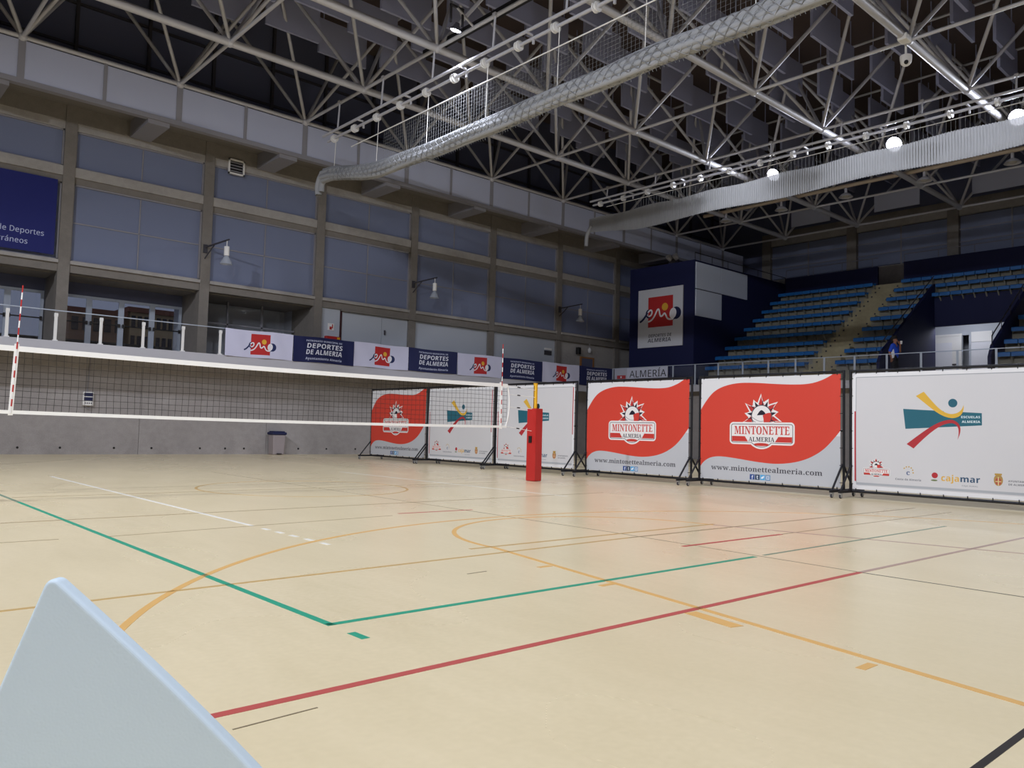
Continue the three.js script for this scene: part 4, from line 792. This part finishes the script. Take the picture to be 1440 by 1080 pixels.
// ------------------------------------------------------------------ person on the grandstand walkway
{
  const t = thing('person', 'person in blue shirt and dark trousers with a hand raised to the mouth', 'person', [29.45, YG, -9.05]);
  // figure faces +Z, its right side towards the court; capsules [a, b, ra, rb]
  const field = (bones, lo, hi, res, k) => {
    const mc = new MarchingCubes(res, M.white, false, false, 60000); mc.isolation = 0;
    const size = Math.max(hi[0] - lo[0], hi[1] - lo[1], hi[2] - lo[2]), half = size / 2, c = [(lo[0] + hi[0]) / 2, (lo[1] + hi[1]) / 2, (lo[2] + hi[2]) / 2];
    for (let z = 0; z < res; z++) for (let y = 0; y < res; y++) for (let x = 0; x < res; x++) {
      const P = [c[0] + ((x - res / 2) / (res / 2)) * half, c[1] + ((y - res / 2) / (res / 2)) * half, c[2] + ((z - res / 2) / (res / 2)) * half];
      let d = 9;
      for (const [a, b, ra, rb2] of bones) {
        const ab = [b[0] - a[0], b[1] - a[1], b[2] - a[2]], ap = [P[0] - a[0], P[1] - a[1], P[2] - a[2]], L = ab[0] ** 2 + ab[1] ** 2 + ab[2] ** 2 || 1e-9;
        const h = Math.max(0, Math.min(1, (ap[0] * ab[0] + ap[1] * ab[1] + ap[2] * ab[2]) / L));
        const q = Math.hypot(ap[0] - ab[0] * h, ap[1] - ab[1] * h, ap[2] - ab[2] * h) - (ra + (rb2 - ra) * h);
        const m = Math.max(k - Math.abs(d - q), 0) / k; d = Math.min(d, q) - m * m * k * 0.25;
      }
      mc.field[x + y * res + z * res * res] = -d;
    }
    mc.update();
    const n = mc.count, g = new THREE.BufferGeometry();
    const p = new Float32Array(mc.positionArray.slice(0, n * 3)), nn = new Float32Array(mc.normalArray.slice(0, n * 3));
    for (let i = 0; i < n; i++) { p[3 * i] = p[3 * i] * half + c[0]; p[3 * i + 1] = p[3 * i + 1] * half + c[1]; p[3 * i + 2] = p[3 * i + 2] * half + c[2]; }
    g.setAttribute('position', new THREE.BufferAttribute(p, 3)); g.setAttribute('normal', new THREE.BufferAttribute(nn, 3)); return g;
  };
  const hand = (o, f, up) => {                                       // palm and five fingers; f = pointing, up = spread axis
    const at = (a, b) => [o[0] + f[0] * a + up[0] * b, o[1] + f[1] * a + up[1] * b, o[2] + f[2] * a + up[2] * b];
    const B = [[at(0, 0), at(0.07, 0), 0.026, 0.034]];
    [[-0.033, 0.075], [-0.011, 0.09], [0.011, 0.085], [0.033, 0.065]].forEach(([s, l]) => B.push([at(0.07, s), at(0.07 + l * 0.6, s * 1.15), 0.01, 0.009], [at(0.07 + l * 0.6, s * 1.15), [at(0.07 + l, s)[0] - 0.02, at(0.07 + l, s)[1], at(0.07 + l, s)[2]], 0.009, 0.008]));
    B.push([at(0.02, 0.03), at(0.055, 0.062), 0.013, 0.011], [at(0.055, 0.062), at(0.085, 0.066), 0.011, 0.009]); return B;
  };
  const skin = std(0x9c6b52, 0.6);
  // head turned to +Z, neck, forearms
  const body = field([
    [[0, 1.38, 0], [0, 1.5, 0.015], 0.055, 0.055], [[0, 1.6, 0.0], [0, 1.65, 0.01], 0.085, 0.085], [[0, 1.53, 0.04], [0, 1.56, 0.05], 0.05, 0.06], [[0, 1.585, 0.09], [0, 1.57, 0.115], 0.014, 0.018],
    [[-0.08, 1.58, 0.01], [-0.085, 1.61, 0.01], 0.016, 0.02], [[0.08, 1.58, 0.01], [0.085, 1.61, 0.01], 0.016, 0.02],
    [[0, 1.0, 0], [0, 1.38, 0], 0.11, 0.1],
    [[-0.19, 1.36, 0], [-0.24, 1.12, -0.08], 0.05, 0.043], [[-0.24, 1.12, -0.08], [-0.25, 0.88, -0.02], 0.04, 0.03],
    [[0.19, 1.36, 0], [0.2, 1.16, 0.13], 0.05, 0.043], [[0.2, 1.16, 0.13], [0.06, 1.4, 0.2], 0.04, 0.03],
    [[-0.1, 0.92, 0], [-0.11, 0.5, 0.02], 0.08, 0.055], [[-0.11, 0.5, 0.02], [-0.11, 0.1, -0.02], 0.055, 0.04], [[0.1, 0.92, 0], [0.11, 0.5, 0.03], 0.08, 0.055], [[0.11, 0.5, 0.03], [0.11, 0.1, 0.02], 0.055, 0.04], [[-0.1, 0.95, 0], [0.1, 0.95, 0], 0.1, 0.1],
  ], [-0.9, 0, -0.9], [0.9, 1.8, 0.9], 100, 0.03);
  const h1 = field(hand([-0.25, 0.87, -0.02], [0, -1, 0.1], [0, 0.1, 1]), [-0.37, 0.66, -0.12], [-0.13, 0.9, 0.12], 56, 0.008);
  const h2 = field(hand([0.06, 1.4, 0.2], [-0.35, 0.9, -0.25], [0, 0.25, 1]), [-0.1, 1.36, 0.06], [0.16, 1.62, 0.32], 56, 0.008);
  mesh('body', mergeGeometries([body, h1, h2]), skin, t);
  const face = [new THREE.SphereGeometry(0.012, 8, 6).translate(-0.032, 1.61, 0.088), new THREE.SphereGeometry(0.012, 8, 6).translate(0.032, 1.61, 0.088), bx(0.05, 0.008, 0.012, 0, 1.535, 0.098)];
  mesh('face_features', face, std(0x3a2620, 0.5), t);
  mesh('hair', field([[[0, 1.66, -0.015], [0, 1.69, 0.005], 0.105, 0.1], [[0, 1.57, -0.05], [0, 1.63, -0.05], 0.08, 0.095]], [-0.15, 1.45, -0.15], [0.15, 1.8, 0.2], 44, 0.03), std(0x1a1411, 0.8), t);
  mesh('shirt', field([[[0, 0.98, 0], [0, 1.2, 0], 0.15, 0.15], [[-0.06, 0.98, 0], [-0.1, 1.32, 0], 0.12, 0.11], [[0.06, 0.98, 0], [0.1, 1.32, 0], 0.12, 0.11], [[-0.14, 1.37, 0], [0.14, 1.37, 0], 0.075, 0.075], [[0, 1.42, 0], [0, 1.44, 0], 0.07, 0.065], [[-0.19, 1.36, 0], [-0.235, 1.17, -0.06], 0.073, 0.068], [[0.19, 1.36, 0], [0.2, 1.2, 0.1], 0.073, 0.068]], [-0.45, 0.75, -0.45], [0.45, 1.65, 0.45], 70, 0.04), std(0x1f4fd0, 0.7), t);
  mesh('shirt_panel', field([[[-0.15, 0.93, 0.0], [-0.165, 1.22, 0.01], 0.085, 0.05]], [-0.3, 0.8, -0.2], [0, 1.3, 0.2], 40, 0.02), std(0xe8e8ec, 0.7), t);
  mesh('trousers', field([[[-0.09, 0.93, 0], [0.09, 0.93, 0], 0.125, 0.125], [[-0.1, 0.9, 0], [-0.11, 0.5, 0.02], 0.1, 0.078], [[-0.11, 0.5, 0.02], [-0.11, 0.1, -0.02], 0.078, 0.065], [[0.1, 0.9, 0], [0.11, 0.5, 0.03], 0.1, 0.078], [[0.11, 0.5, 0.03], [0.11, 0.1, 0.02], 0.078, 0.065]], [-0.55, 0, -0.55], [0.55, 1.1, 0.55], 64, 0.03), std(0x14161f, 0.8), t);
  for (const s of [-1, 1]) mesh('shoe', rb(0.1, 0.09, 0.27, 0.035, s * 0.11, 0.045, 0.05), M.black, t);
  const cup = single('paper_cup', new THREE.LatheGeometry([[0.001, 0], [0.035, 0], [0.045, 0.12], [0.042, 0.12], [0.033, 0.006], [0.001, 0.006]].map(([a, b]) => new THREE.Vector2(a, b)), 18), M.white, 'white paper cup held near the mouth of the person', 'cup', [29.45 - 0.02, YG + 1.42, -9.05 + 0.27]);
}

// ------------------------------------------------------------------ outside, seen through the glass doors
{
  const g = single('outside_ground', b6(-60, 90, -0.3, -0.02, -160, -27.4), std(0x6d6a64, 0.95), 'grey paved ground outside the glass doors', 'ground');
  single('terrace_deck', b6(-13, 40, 3.0, 3.38, -36, -27.35), std(0x77746e, 0.9), 'grey terrace deck outside the glass doors', 'terrace');
  const house = (name, label, x, z, w, h, d, col, nx, ny) => {
    const t = thing(name, label, 'building', [x, 0, z]); const wall = mesh('wall', b6(-w / 2, w / 2, 0, h, -d / 2, d / 2), std(col, 0.9), t); mesh('roof', b6(-w / 2 - 0.3, w / 2 + 0.3, h, h + 0.5, -d / 2 - 0.3, d / 2 + 0.3), std(0x8a5a48, 0.9), t);
    const wg = b6(-w / nx * 0.3, w / nx * 0.3, -h / ny * 0.28, h / ny * 0.28, 0, 0.12);
    for (let i = 0; i < nx; i++) for (let j = 0; j < ny; j++) { const m = mesh('window', wg, M.darkGrey, wall); m.position.set(-w / 2 + (i + 0.5) * w / nx, (j + 0.55) * h / ny, d / 2); }
  };
  house('apartment_building', 'beige apartment block with rows of windows seen through the glass doors', 26.4, -85, 8.4, 11.9, 10, 0xcdb48a, 14, 6);
  house('apartment_building', 'lower brown building seen through the doors beside the beige block', 19.2, -84, 4.8, 11.3, 8, 0xa37f66, 5, 5);
  single('garden_wall', b6(-40, 60, 0, 6.9, -60.5, -60), std(0x5a554c, 0.9), 'dark garden wall outside beyond the terrace', 'wall');
}
renderer.render(scene, camera);
